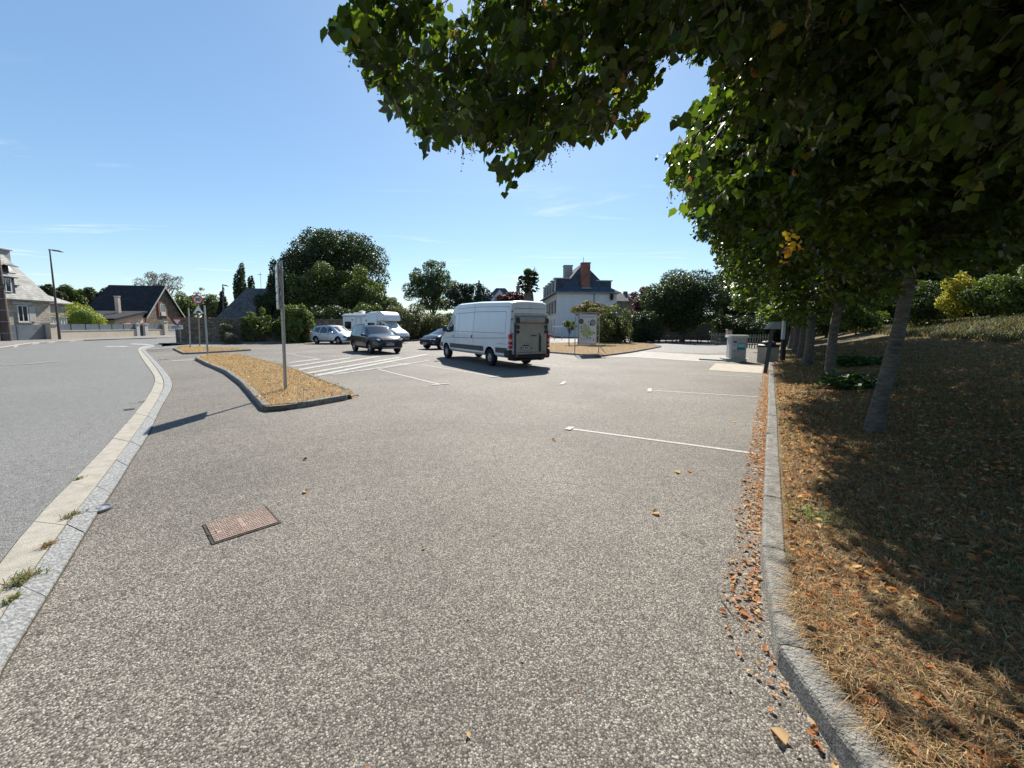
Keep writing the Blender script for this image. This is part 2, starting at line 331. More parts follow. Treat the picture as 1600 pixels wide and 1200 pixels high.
def smoothline(pts, it=2):
    pts = [Vector((p[0], p[1])) for p in pts]
    for _ in range(it):
        q = [pts[0]]
        for a, b in zip(pts, pts[1:]): q += [a.lerp(b, .25), a.lerp(b, .75)]
        pts = q+[pts[-1]]
    return pts
# ---------------------------------------------------------------- ground, roads, kerbs
sheet('ground', [(-900, -300), (900, -300), (900, 1500), (-900, 1500)], -.03, mat('dry_ground', (.16, .13, .07), (.10, .11, .045), .6, .95, bump=.4, bscale=12))
gut_l = [(-420, 1500), (0, 877), (90, 775), (112.5, 755), (136, 730), (167, 697), (214, 644), (233, 618), (241, 602), (243, 590), (235, 578), (223, 562), (214, 546), (222, 541.5), (240, 538.8)]
gut_m = [(-300, 1500), (0, 962), (60, 886), (102, 823), (150, 763), (158, 753), (187.5, 712), (232.5, 650), (251, 617), (257.5, 602), (253, 588), (243, 574), (232.5, 560), (219, 546.5), (226, 543), (241, 540.3)]
gut_r = [(-160, 1500), (0, 1048), (33, 991), (72, 937), (120, 856), (150, 805), (187.5, 753), (198, 730), (230.6, 684), (251, 637), (267, 612), (270, 599), (262.5, 586), (244, 565), (226.5, 548), (230, 545), (242, 542)]
GL, GM, GR = [[G(*p).to_2d() for p in L] for L in (gut_l, gut_m, gut_r)]
GL, GM, GR = smoothline(GL), smoothline(GM), smoothline(GR)
# asphalt of the car park and of the road
KB = [G(*p).to_2d() for p in ((1201, 575), (1200, 610), (1196, 700), (1190, 800), (1183, 950), (1185, 992), (1246, 1096), (1300, 1200))]
U = (KB[0]-KB[2]).normalized(); NN = Vector((U.y, -U.x))      # along the right kerb, and away from the car park
KB = [KB[0]+U*3.0]+KB+[KB[-1]+Vector((-.02, -.8)), KB[-1]+Vector((-.2, -3.5))]
KLINE = smoothline(KB, 1)
lot = [(p.x, p.y) for p in GR]+[(-24, 27), (-30, 33.2), (-22.4, 36.2), (-11, 46), (-2, 66), (40, 75), (48, 50)]+[(KB[0].x+10, KB[0].y+8)]+[(p.x+.09, p.y) for p in KLINE]+[(.8, -6), (-3, -6)]
sheet('car_park_asphalt', lot, 0, A_LOT)
road = [(p.x, p.y) for p in GL]+[(-25.2, 27.2), (-26, 32.5), (-28.6, 36), (-27, 60), (-46, 62), (-39.8, 44), (-40.2, 36), (-37.0, 30.3), (-31, 23.6), (-26, 17), (-20, 8), (-16, -6)]
sheet('road_asphalt', road, 0, A_ROAD)
sheet('mouth_asphalt', [(-24.8, 26), (-23.2, 25.2), (-22.6, 29.6), (-25.5, 32.6)], .002, A_ROAD)
def strip_stones(name, La, Lb, step, z, m, gap, thick=.03):
    n = max(2, round(sum((b-a).length for a, b in zip(La, La[1:]))/step))
    def res(L, k):
        d = [0]
        for a, b in zip(L, L[1:]): d.append(d[-1]+(b-a).length)
        t = d[-1]*k; i = 0
        while i < len(d)-2 and d[i+1] < t: i += 1
        return L[i].lerp(L[i+1], (t-d[i])/max(1e-6, d[i+1]-d[i]))
    b = MB()
    for i in range(n):
        g = gap/step*.5*random.uniform(.4, 1.5); sub = 3; k0, k1 = (i+g)/n, (i+1-g)/n; zz = z+random.uniform(-.002, .003)
        for j in range(sub):
            a0, a1 = k0+(k1-k0)*j/sub, k0+(k1-k0)*(j+1)/sub
            q = [res(La, a0), res(Lb, a0), res(Lb, a1), res(La, a1)]
            cx = sum((p for p in q), Vector((0, 0)))/4
            b.add([(p.x, p.y, zz) for p in q]+[(p.x, p.y, zz-thick) for p in q], [(0, 1, 2, 3), (0, 4, 5, 1), (1, 5, 6, 2), (2, 6, 7, 3), (3, 7, 4, 0)])
    o = b.build(name, m, recalc=False); me = o.data
    bm = bmesh.new(); bm.from_mesh(me); bmesh.ops.remove_doubles(bm, verts=bm.verts, dist=1e-4); bmesh.ops.recalc_face_normals(bm, faces=bm.faces)
    up = sum(f.normal.z*f.calc_area() for f in bm.faces)
    if up < 0: bmesh.ops.reverse_faces(bm, faces=bm.faces)
    bm.to_mesh(me); bm.free(); o['kind'] = 'structure'; return o
def between(A, B, t):
    n = 60; RA, RB = [], []
    for L, R in ((A, RA), (B, RB)):
        d = [0]
        for a, b in zip(L, L[1:]): d.append(d[-1]+(b-a).length)
        for k in range(n+1):
            T = d[-1]*k/n; i = 0
            while i < len(d)-2 and d[i+1] < T: i += 1
            R.append(L[i].lerp(L[i+1], (T-d[i])/max(1e-6, d[i+1]-d[i])))
    return [a.lerp(b, t) for a, b in zip(RA, RB)]
bed = MB(); A_, B_ = between(GL, GR, -.03), between(GL, GR, 1.03)
for i in range(60): bed.add([(*A_[i], .004), (*B_[i], .004), (*B_[i+1], .004), (*A_[i+1], .004)], [(0, 1, 2, 3)])
bed.build('gutter_bed', M_JOINT)['kind'] = 'structure'
strip_stones('gutter_concrete', between(GL, GM, 0), between(GL, GM, .965), 1.0, .012, M_GUT, .012)
strip_stones('granite_edging', between(GM, GR, .04), between(GM, GR, 1), .95, .02, M_GRAN, .02)

def kerb(name, line, side, wdt=.14, h=.12, step=1.0, m=M_KERB, closed=False, cham=.028, parent=None):
    """stones along a line; the road lies on the other side than `side` (+1: stones to the right of travel)"""
    pts = polyline(line, step); b = MB(); n = len(pts)
    nor = []
    for i in range(n):
        if closed: t = (pts[(i+1) % (n-1)]-pts[(i-1) % (n-1)]) if i not in (0, n-1) else (pts[1]-pts[n-2])
        else: t = pts[min(i+1, n-1)]-pts[max(i-1, 0)]
        t.normalize(); nor.append(Vector((t.y, -t.x))*side)
    prof = [(0, -.06), (.003, h-cham), (cham*.35, h-cham*.3), (cham, h), (wdt-.008, h), (wdt, h-.008), (wdt, -.06)]
    def sect(i, k, sh, dz, pr=prof):
        p = pts[i].lerp(pts[i+1], k); nn = nor[i].lerp(nor[i+1], k).normalized()
        return [(p.x+nn.x*(o+sh), p.y+nn.y*(o+sh), z+dz if z > 0 else z) for o, z in pr]
    for i in range(n-1):
        L = (pts[i+1]-pts[i]).length
        if L < .05: continue
        g = .005/L; sh = random.uniform(-.004, .004); dz = random.uniform(-.005, .004); cut = [g, g+.012/L, .5, 1-g-.012/L, 1-g]
        S = []
        for q, k in enumerate(cut):
            pr = prof if q in (1, 2, 3) else [(o*.96+.003, z-.006) for o, z in prof]
            S += sect(i, k, sh, dz, pr)
        K = 7; fs = [(q*K+j, q*K+(j+1) % K, (q+1)*K+(j+1) % K, (q+1)*K+j) for q in range(4) for j in range(K)]
        fs += [tuple(range(K-1, -1, -1)), tuple(range(4*K, 5*K))]
        b.add(S, fs, 0)
        S = sect(i, 0, 0, 0, [(.008, -.06), (.008, h-.03), (.02, h-.012), (wdt-.01, h-.012), (wdt-.01, -.06)])+sect(i, 1, 0, 0, [(.008, -.06), (.008, h-.03), (.02, h-.012), (wdt-.01, h-.012), (wdt-.01, -.06)])
        b.add(S, [(j, (j+1) % 5, 5+(j+1) % 5, 5+j) for j in range(5)], 1)
    o = b.build(name, [m, M_JOINT], parent); o['kind'] = 'structure'; return o
kerb('kerb', [(p.x, p.y) for p in KLINE], -1 if (NN.dot(Vector(((KLINE[0]-KLINE[3]).y, -(KLINE[0]-KLINE[3]).x))) > 0) else 1)

# the grassy bank on the right
KA = np.array([[p.x, p.y] for p in KLINE])
_u = KA[0]-KA[2]; _u = _u/np.linalg.norm(_u); KX = np.vstack([KA[0]+_u*90, KA])
def kerb_dist(X, Y):
    P_ = np.stack([X, Y], -1); best = np.full(len(P_), 1e9); sg = np.ones(len(P_))
    for a, b in zip(KX, KX[1:]):
        ab = b-a; L = (ab@ab)
        if L < 1e-9: continue
        t = np.clip(((P_-a)@ab)/L, 0, 1); q = a+t[:, None]*ab; dd = np.linalg.norm(P_-q, axis=1)
        c = ab[0]*(P_[:, 1]-a[1])-ab[1]*(P_[:, 0]-a[0])
        m = dd < best-1e-9; best = np.where(m, dd, best); sg = np.where(m, np.sign(c), sg)
    return best*sg
if kerb_dist(np.array([8.]), np.array([3.]))[0] < 0:
    _kd = kerb_dist; kerb_dist = lambda X, Y: -_kd(X, Y)
def hsh(X, Y):
    return (np.sin(X*1.7+Y*.6)*np.cos(Y*1.3-X*.5)*.5+np.sin(X*3.9+1)*np.sin(Y*4.3)*.25)
def bank_z(X, Y):
    d = kerb_dist(X, Y)
    z = np.interp(d, [.1, 1.4, 3, 9, 12, 16, 60], [.10, .20, .48, 1.95, 2.30, 2.4, 2.6])
    return z+np.clip((d-.2)/2, 0, 1)*hsh(X, Y)*.06
def bz(x, y): return float(bank_z(np.array([x]), np.array([y]))[0])
ds = np.concatenate([[.135, .2, .35], np.arange(.6, 4, .35), np.arange(4, 14, .8), np.arange(14, 60, 5)])
ss = polyline([(p[0], p[1]) for p in KX], .4)
sv = []
for i, p in enumerate(ss):
    t = (ss[min(i+1, len(ss)-1)]-ss[max(i-1, 0)]).normalized(); nn = Vector((t.y, -t.x))
    if nn.x < 0: nn = -nn
    sv.append((p, nn))
# rows fan out: blend normals so that the rows do not cross
pts3 = []
for i, (p, nn) in enumerate(sv):
    ns = sum((sv[min(max(i+k, 0), len(sv)-1)][1] for k in range(-4, 5)), Vector((0, 0))).normalized()
    for d in ds: q = p+(nn if d < .4 else ns)*d; pts3.append((q.x, q.y))
pts3 = np.array(pts3); zz = bank_z(pts3[:, 0], pts3[:, 1]); nd = len(ds)
far = np.arange(len(pts3))//nd < 0
V = np.column_stack([pts3, zz]); Fc = []
for i in range(len(sv)-1):
    for j in range(nd-1): Fc.append((i*nd+j, i*nd+j+1, (i+1)*nd+j+1, (i+1)*nd+j))
M_BANK = mat('bank_soil', (.095, .06, .03), (.06, .065, .025), 2.2, .95, bump=.8, bscale=30, detail=9, c3=(.15, .10, .045))
bk = npmesh('grass_bank', V, np.array(Fc), np.zeros(len(Fc)), [M_BANK], smooth=True); bk['kind'] = 'structure'
if bk.data.polygons[5].normal.z < 0: bk.data.flip_normals()

# blades and litter on the bank: denser towards the camera
def bank_points(n, dmin=.165, dmax=13, far=30, pw=1.25, band=None, a0=20, a1=56):
    out = []
    while sum(len(o) for o in out) < n:
        r = RNG.uniform(0, 1, n*3)**(1/(2-pw)) * far+.7; a = RNG.uniform(R_(a0), R_(a1), n*3)
        X, Y = r*np.sin(a), r*np.cos(a); d = kerb_dist(X, Y); m = (d > dmin) & (d < dmax)
        if band: m &= RNG.uniform(0, 1, n*3) < np.interp(d, *band)
        X, Y = X[m], Y[m]; out.append(np.column_stack([X, Y, bank_z(X, Y)-.005]))
    return np.concatenate(out)[:n]
def patchy(p, s=1.1, ph=0):
    return .5+.5*np.clip(np.sin(p[:, 0]*s*2.1+ph)*np.cos(p[:, 1]*s*1.7+ph*2)+.6*np.sin(p[:, 0]*s*4.7+p[:, 1]*3.3+ph), -1, 1)
p = np.vstack([bank_points(230000, pw=1.72), bank_points(50000, pw=1.2, far=9, a0=56, a1=135)]); m = RNG.uniform(0, 1, len(p)) < .35+.65*patchy(p)
tag(blades('dry_grass', p[m], .095, .0034, M_STRAW, [.27, .25, .2, .15, .13], bend=1.15), 'dry straw-coloured grass matted over the bank beside the kerb', 'grass', kind='stuff')
p = bank_points(150000, .18, 13, pw=1.6); dk = kerb_dist(p[:, 0], p[:, 1]); m = RNG.uniform(0, 1, len(p)) < np.interp(dk, [.2, 1.0, 2.0], [.05, .3, .62])+.6*np.clip(patchy(p, .8, 2)*1.6-.75, 0, 1)
q_ = bank_points(60000, 6, 20, far=75, pw=1.0); q_ = q_[q_[:, 1] > 9]; tag(blades('crest_grass', q_, .30, .022, [M_GRASS[0], mat('grass_shaded', (.055, .065, .022), rough=.7), M_STRAW[1], M_STRAW[3]], [.3, .35, .1, .25], bend=.8), 'rough half-green grass on the upper part of the bank', 'grass', kind='stuff')  # darker blade colours paint shade onto the crest grass
tag(blades('green_grass', p[m], .085, .0045, M_GRASS, [.6, .4], bend=.8), 'sparse green grass growing through the straw on the bank', 'grass', kind='stuff')
def litter(name, pts, s0, s1, mats, probs, flat=.35, lab='', wd=.36, lift=.01, fold=.12):
    n = len(pts); az = RNG.uniform(0, 2*np.pi, n)
    d = np.stack([np.cos(az), np.sin(az), RNG.normal(0, flat*.5, n)], 1); nr = unit(np.array([0, 0, 1.])+RNG.normal(0, flat, (n, 3)))
    LV = leaf_verts(pts+np.stack([np.zeros(n), np.zeros(n), .006+lift*RNG.uniform(0, 1, n)], 1), d, nr, RNG.uniform(s0, s1, n), wd, fold)
    return tag(leaf_mesh(name, LV, RNG.choice(len(mats), n, p=probs), mats), lab, 'leaves', kind='stuff')
p = np.vstack([bank_points(34000, .19, 12, pw=1.55), bank_points(6000, .19, pw=1.2, far=9, a0=56, a1=135)])
litter('fallen_leaves', p, .02, .06, M_LITTER, [.34, .28, .18, .2], .45, wd=.3, lift=.05, fold=.3, lab='brown and orange dead leaves lying all over the bank under the lindens')
# ribbon of leaves against the kerb on the car park side
def along(K, n, lo, hi, t0=0, t1=1, pw=2.0):
    L = polyline([(p.x, p.y) for p in K], .1); k = RNG.uniform(t0, t1, n)*(len(L)-2); out = []
    for q in k:
        i = int(q); a, b = L[i], L[i+1]; t = (b-a).normalized(); nn = Vector((t.y, -t.x))
        if nn.x > 0: nn = -nn
        c = a.lerp(b, q-i); o = lo+(hi-lo)*random.random()**pw; out.append((c.x+nn.x*o, c.y+nn.y*o, .002))
    return np.array(out)
q1 = along(KLINE, 14000, .003, .19, 0, .9, 2.6); m = RNG.uniform(0, 1, len(q1)) < np.interp(q1[:, 1], [1.3, 2.0, 3.0, 4.5], [.08, .35, .8, 1])
m &= RNG.uniform(0, 1, len(q1)) < .3+.7*patchy(q1, 1.6, 1)
q2 = along(KLINE, 60, .0, .16, .80, .93, 1.2)
litter('kerb_leaves', np.vstack([q1[m], q2]), .010, .038, M_LITTER+[M_STRAW[2]], [.40, .18, .26, .06, .10], .35, lab='ribbon of orange dead leaves swept against the right kerb')

# crumbs of leaf, bark and grit on the asphalt
X = RNG.uniform(-5, 9, 2600); Y = RNG.uniform(1, 14, 2600); k = (kerb_dist(X, Y) < -.05) & in_poly(X, Y, lot) & (RNG.uniform(0, 1, 2600) < np.interp(-kerb_dist(X, Y), [0, 1.5, 6], [1, .45, .12]))
litter('asphalt_debris', np.column_stack([X[k], Y[k], np.full(k.sum(), .002)]), .005, .018, M_LITTER+[M_STRAW[2]], [.2, .25, .15, .3, .1], .5, lab='tiny crumbs of leaf and bark sprinkled over the car park asphalt', lift=.002)
# islands -----------------------------------------------------------------------------------------------------------
def island(nm, poly_px, z, lab, nb, mats, probs, leafy=0, close=True, L=.06):
    line = [G(x, y, z).to_2d() for x, y in poly_px]; A = sum(a.x*b.y-b.x*a.y for a, b in zip(line, line[1:]+line[:1]))/2
    side = 1 if A < 0 else -1
    kerb(nm+'_kerb', line+[line[0]], side, .13, z, .9, closed=False)
    inner = []
    n = len(line)
    c = sum(line, Vector((0, 0)))/n
    sheet(nm+'_turf', [(p+(c-p).normalized()*.06) for p in line], z-.02, mat('turf_base', (.27, .16, .07), (.13, .09, .045), 5, .95, bump=.7, bscale=40, detail=9))
    xs = [p.x for p in line]; ys = [p.y for p in line]; X = RNG.uniform(min(xs), max(xs), nb*4); Y = RNG.uniform(min(ys), max(ys), nb*4)
    k = in_poly(X, Y, [(p+(c-p).normalized()*.14)[:] for p in line]); X, Y = X[k][:nb], Y[k][:nb]
    p = np.column_stack([X, Y, np.full(len(X), z-.02)])
    p = p[RNG.uniform(0, 1, len(p)) < .45+.55*patchy(p, 1.5, 3)]
    tag(blades(nm+'_grass', p, L, .0052, mats, probs, bend=.9), lab, 'grass', kind='stuff')
    return line
ISL1 = [(304.6, 558), (324, 567.5), (351, 578), (375, 595), (396, 617), (409, 632), (418, 634.5), (445, 632.5), (472.5, 628.5), (515, 621), (556, 614.5), (553, 609), (530, 600), (494, 587), (464, 575), (440, 568), (417, 562.5), (379, 553.5), (340, 552), (318, 553.5)]
MX = M_STRAW+M_GRASS; PX = [.34, .20, .28, .05, .04, .03, .06]
L1 = island('island', ISL1, .12, 'scorched orange grass on the kerbed island around the tall edge-on sign', 60000, MX, PX)
L2 = island('far_island', [(270, 543.5), (278, 547.3), (286, 551.2), (330, 549.2), (396, 545.2), (360, 543), (300, 541), (281, 540.4)], .10, 'scorched orange grass on the far left island below the thirty sign', 16000, MX, PX, L=.1)
L3 = island('map_island', [(826, 546.5), (857, 549), (900, 552.3), (934, 554.8), (945, 554.3), (990, 548.5), (1034.5, 540.4), (1020, 537), (982, 534.8), (937, 534), (880, 535.5), (835, 537)], .10, 'scorched orange grass on the island under the map board', 26000, MX, PX, L=.1)
L4 = island('verge', [(842, 527.5), (858, 528.2), (876, 526.8), (878, 523.5), (858, 523), (842, 523.5)], .08, 'little patch of dry grass by the white house wall', 1500, MX, PX, L=.15)
X = RNG.uniform(-16, -3, 6000); Y = RNG.uniform(7, 22, 6000); k = in_poly(X, Y, [q[:] for q in L1]); X, Y = X[k], Y[k]
litter('island_litter', np.column_stack([X, Y, np.full(len(X), .10)]), .02, .06, M_LITTER+[M_STRAW[2]], [.3, .2, .2, .1, .2], .4, lab='dead leaves and bleached straw scattered over the near island', lift=.05, fold=.3)
# leaves blown against the front of the island
fr = [G(x, y, 0).to_2d() for x, y in ((412, 638), (445, 636), (472, 632.5), (515, 625), (560, 618))]
pp = []
for _ in range(420):
    k = random.random()*(len(fr)-1); i = int(k); a = fr[i].lerp(fr[min(i+1, len(fr)-1)], k-i); pp.append((a.x+random.uniform(-.02, .03), a.y-abs(random.gauss(0, .07)), .002))
litter('island_leaves', np.array(pp), .03, .075, M_LITTER, [.5, .15, .3, .05], .4, lab='orange leaves blown against the front kerb of the near island')

# pavements, slabs, markings ------------------------------------------------------------------------------------------
def gsheet(name, px, z, m): return sheet(name, [G(*p).to_2d() for p in px], z, m)
gsheet('concrete_lane', [(937, 557.5), (1000, 558.5), (1093, 564.3), (1158, 566.3), (1170, 560), (1120, 556), (1080, 553.5), (1000, 548.5), (985, 549.6)], .004, M_SLAB)
gsheet('lane_asphalt', [(842, 530), (1000, 548.3), (1110, 552.5), (1140, 550), (1150, 540), (1105, 536.5), (1000, 532.5), (937, 530), (870, 528.4)], .003, A_FAR)
gsheet('concrete_border', [(930, 556.2), (1000, 558.6), (1094, 565), (1094, 563.6), (1000, 557.2), (938, 555.2)], .009, mat('pale_border', (.44, .42, .38), (.36, .34, .30), 12, .9))
b = MB(); q = [G(*p) for p in ((1092, 562.5), (1158, 566), (1163, 558), (1110, 556.2))]
b.prism([(p.x, p.y) for p in q], -.05, .07); b.build('service_slab', M_SLAB)['kind'] = 'structure'
gsheet('drain_slab', [(1107, 578), (1160, 581.8), (1199, 583.5), (1196, 573), (1160, 569.8), (1118, 567.7)], .005, mat('tan_concrete', (.33, .28, .22), (.42, .37, .30), 4, .9, bump=.2))
paint = MB()
def line(x0, y0, x1, y1, wd=.075, mb=None, ang=0):
    a, c = G(x0, y0), G(x1, y1); t = (c-a).normalized(); n = Vector((-t.y, t.x, 0))*wd/2; line.i = getattr(line, 'i', 0)+1; z = Vector((0, 0, .004+.0005*line.i))
    (mb or paint).add([a+n+z, a-n+z, c-n+z, c+n+z], [(0, 1, 2, 3)])
def tee(x, y, x2, y2, s=.28):                       # short cross bar at the end of a bay line
    a, c = G(x, y), G(x2, y2); t = (c-a).normalized(); n = Vector((-t.y, t.x, 0)); z = Vector((0, 0, .0145))
    paint.add([a-n*s-t*.05+z, a-n*s+t*.05+z, a+n*s+t*.05+z, a+n*s-t*.05+z], [(0, 1, 2, 3)])
for L in [(890, 670, 1181, 709), (1015, 610, 1195, 621), (1068, 583.5, 1175, 589), (590, 577, 688, 601), (660, 570, 775, 588.8), (870, 556, 905, 561), (835, 568, 872, 572), (595, 563, 640, 571), (445, 552, 497, 561)]:
    line(*L)
tee(890, 670, 1181, 709, .10); tee(1015, 610, 1195, 621); tee(688, 601, 590, 577); tee(775, 588.8, 660, 570); tee(880, 599, 900, 600, .3)
paint.build('bay_lines', M_PAINT)['kind'] = 'structure'
worn = MB()
for L in [(452, 567, 500, 561), (455, 573, 548, 559), (463, 578.5, 592, 557), (480, 583.5, 625, 558.5), (493, 587.5, 668, 553.5), (520, 586, 640, 567.5), (590, 577, 672, 563)]:
    line(*L, .32 if L[0] < 520 else .16, worn)
line(493, 587, 590, 577, .1, worn)
worn.build('hatched_stripes', M_PAINTW)['kind'] = 'structure'
rm = MB()
line(165, 541.3, 180, 541.3, .55, rm); line(183, 541.4, 199, 541.5, .55, rm); line(205, 537.5, 250, 539.3, .35, rm); line(268, 564.3, 305, 562.5, .12, rm)
rm.build('give_way_marks', mat('bright_paint', (.66, .65, .62), (.5, .49, .46), 12, .7))['kind'] = 'structure'
rm = MB()
line(-60, 573.5, 40, 569.5, .16, rm); line(40, 569.5, 90, 564.5, .2, rm); rm.build('centre_line', mat('faded_paint', (.36, .35, .33), (.24, .235, .22), 9, .8, detail=9))['kind'] = 'structure'
# pavement on the far side of the road, with its kerb
SA = Vector((-.17, .98)).normalized(); SN = Vector((SA.y, -SA.x)); S0 = Vector((-44.6, 38.2))      # street front line of the plots
def SP(t, o=0): return S0+SA*t+SN*o
def S_px(px):
    k = (px-800)/FPX
    return (k*S0.y-S0.x)/(SA.x-k*SA.y)
pv = [(-60, 30), (-38, 16), (-31.2, 23.6), (-37.2, 30.4), (-40.0, 36.2), (-39.9, 44), (-44.8, 62), SP(24)[:], SP(0)[:], SP(-6)[:]]
b = MB(); b.prism(pv, -.05, .10); b.build('pavement', A_FAR)['kind'] = 'structure'
kerb('pavement_kerb', [(-38, 16), (-31.2, 23.6), (-37.2, 30.4), (-40.0, 36.2), (-39.9, 44), (-44.8, 62)], -1, .15, .115, 1.0, mat('pale_kerb', (.42, .40, .36), (.3, .28, .25), 6, .9))
# verge kerb under the shrubs and along the stone wall
kerb('verge_kerb', [(-27.6, 31.6), (-22.2, 33.4), (-18, 38.2), (-10.5, 42.5), (-4, 51)], -1, .14, .12, 1.0)
# ---------------------------------------------------------------- vehicles (x forward, y left, origin on the ground at mid wheelbase)
class Hull:
    """stations: x, zb, zbelt, ztop, wb, wbelt, wsh, zsh, wtop  (widths are half widths; zsh = height of the shoulder of the roof)"""
    def __init__(s, st): s.st = sorted(st)
    def sec(s, x):
        st = s.st; x = min(max(x, st[0][0]), st[-1][0])
        for a, b in zip(st, st[1:]):
            if a[0] <= x <= b[0]:
                t = (x-a[0])/max(1e-6, b[0]-a[0]); return [p+(q-p)*t for p, q in zip(a, b)]
    def half(s, x):
        _, zb, zl, zt, wb, wl, ws, zs, wt = s.sec(x)
        return [(wb*.9, zb), (wb, zb+.10), ((wb+wl)/2+.012, (zb+zl)/2), (wl, zl-.06), (wl-.006, zl), (ws, zs), ((ws*.35+wt*.65), zs+(zt-zs)*.7), (wt*.78, zt-.004), (wt*.4, zt+.012), (0, zt+.018)]
    def side_y(s, x, z):
        h = s.half(x)
        for (y0, z0), (y1, z1) in zip(h, h[1:]):
            if z0 <= z <= z1: return y0+(y1-y0)*(z-z0)/max(1e-6, z1-z0)
        return h[0][0] if z < h[0][1] else h[-1][0]
    def top_z(s, x, y):
        h = s.half(x)
        for (y0, z0), (y1, z1) in zip(h[4:], h[5:]):
            if y1 <= abs(y) <= y0: return z0+(z1-z0)*(abs(y)-y0)/min(-1e-6, y1-y0)
        return h[-1][1]
    def mesh(s, dx=.18):
        xs = []
        for a, b in zip(s.st, s.st[1:]):
            n = max(1, math.ceil((b[0]-a[0])/dx)); xs += [a[0]+(b[0]-a[0])*i/n for i in range(n)]
        xs.append(s.st[-1][0]); b = MB(); rings = []
        for x in xs:
            h = s.half(x); rings.append([(x, y, z) for y, z in h]+[(x, -y, z) for y, z in h[-2::-1]])
        n = len(rings[0]); vs = [v for r in rings for v in r]
        fs = [(i*n+k, i*n+(k+1) % n, (i+1)*n+(k+1) % n, (i+1)*n+k) for i in range(len(rings)-1) for k in range(n)]
        h = n//2
        for o in (0, (len(rings)-1)*n):      # end caps as strips
            for k in range(h): 
                a, c = o+k, o+n-1-k
                if k+1 == h: fs.append((a, a+1, c))
                else: fs.append((a, a+1, c-1, c))
        return b.add(vs, fs)
def cut_wheels(o, axles, r, half_w, zc):
    for ax in axles:
        for s in (-1, 1):
            c = MB(); c.prism([(r*math.cos(2*math.pi*k/32), r*math.sin(2*math.pi*k/32)) for k in range(32)], -.26, .26, 0, M=Matrix.Translation((ax, s*half_w, zc)) @ Matrix.Rotation(math.pi/2, 4, 'X'))
            co = c.build('cutter', M_BLACK, o.parent); md = o.modifiers.new('b', 'BOOLEAN'); md.object = co; md.operation = 'DIFFERENCE'; md.solver = 'EXACT'
            try: md.material_mode = 'TRANSFER'
            except Exception: pass
            dg = bpy.context.evaluated_depsgraph_get(); me = D.meshes.new_from_object(o.evaluated_get(dg), preserve_all_data_layers=True, depsgraph=dg)
            o.modifiers.clear(); o.data = me; D.objects.remove(co)
    o.data.set_sharp_from_angle(angle=R_(38))
def side_panel(h, poly, off, s, b, mi=0, div=1):
    """panel following the side of the hull; poly in (x,z)"""
    vs = []; n = len(poly)
    for x, z in poly: vs.append((x, s*(h.side_y(x, z)+off), z))
    cx = sum(p[0] for p in poly)/n; cz = sum(p[1] for p in poly)/n
    vs.append((cx, s*(h.side_y(cx, cz)+off), cz))
    b.add(vs, [(i, (i+1) % n, n) for i in range(n)], mi)
def strip_on(h, pts, s, b, wd=.012, off=.004, mi=0):
    for (x0, z0), (x1, z1) in zip(pts, pts[1:]):
        n = max(1, int(math.hypot(x1-x0, z1-z0)/.25))
        for i in range(n):
            a, c = i/n, (i+1)/n; p = (x0+(x1-x0)*a, z0+(z1-z0)*a); q = (x0+(x1-x0)*c, z0+(z1-z0)*c)
            dx, dz = q[0]-p[0], q[1]-p[1]; L = math.hypot(dx, dz) or 1; nx, nz = -dz/L*wd/2, dx/L*wd/2
            vs = [(u, s*(h.side_y(u, v)+off), v) for u, v in ((p[0]+nx, p[1]+nz), (p[0]-nx, p[1]-nz), (q[0]-nx, q[1]-nz), (q[0]+nx, q[1]+nz))]
            b.add(vs, [(0, 1, 2, 3)], mi)
def top_panel(h, x0, x1, w0, w1, off, b, mi=0, n=6):
    vs = []
    for i in range(n+1):
        t = i/n; x = x0+(x1-x0)*t; wd = w0+(w1-w0)*t
        for j in range(n+1):
            y = -wd+2*wd*j/n; vs.append((x, y, h.top_z(x, y)+off))
    b.add(vs, [(i*(n+1)+j, i*(n+1)+j+1, (i+1)*(n+1)+j+1, (i+1)*(n+1)+j) for i in range(n) for j in range(n)], mi)
def wheels(t, axles, track, r, wd, rimr, rim_mat=M_RIM, spokes=5, steel=False):
    for ax in axles:
        for s in (-1, 1):
            y = s*(track/2); b = MB()
            b.lathe([(rimr, -wd/2+.02), (r-.03, -wd/2), (r, -wd/2+.03), (r, wd/2-.03), (r-.03, wd/2), (rimr, wd/2-.02), (rimr, -wd/2+.02)], 28, (ax, y, r), 'y')
            w = b.build('wheel', M_RUBBER, t, 40); c = MB(); o = y+s*(wd/2-.035)
            c.lathe([(.0, -.03*s), (rimr*.98, -.03*s), (rimr*.98, .02*s), (rimr*.88, .025*s), (rimr*.86, -.01*s), (0, -.01*s)], 28, (ax, o, r), 'y', 1)
            if steel: c.lathe([(0, .03*s), (rimr*.45, .03*s), (rimr*.62, .0), (rimr*.8, .005*s)], 20, (ax, o, r), 'y')
            else:
                for k in range(spokes):
                    a = 2*math.pi*k/spokes+.3; M = Matrix.Rotation(a, 3, 'Y')
                    c.box((ax+math.cos(a)*rimr*.48, o+.005*s, r-math.sin(a)*rimr*.48), (rimr*.9, .03, rimr*.26), 0, M=M)
                c.lathe([(0, .03*s), (rimr*.22, .025*s), (rimr*.22, -.01*s)], 14, (ax, o, r), 'y')
            c.build('rim', [rim_mat, M_DGREY], w, 40)
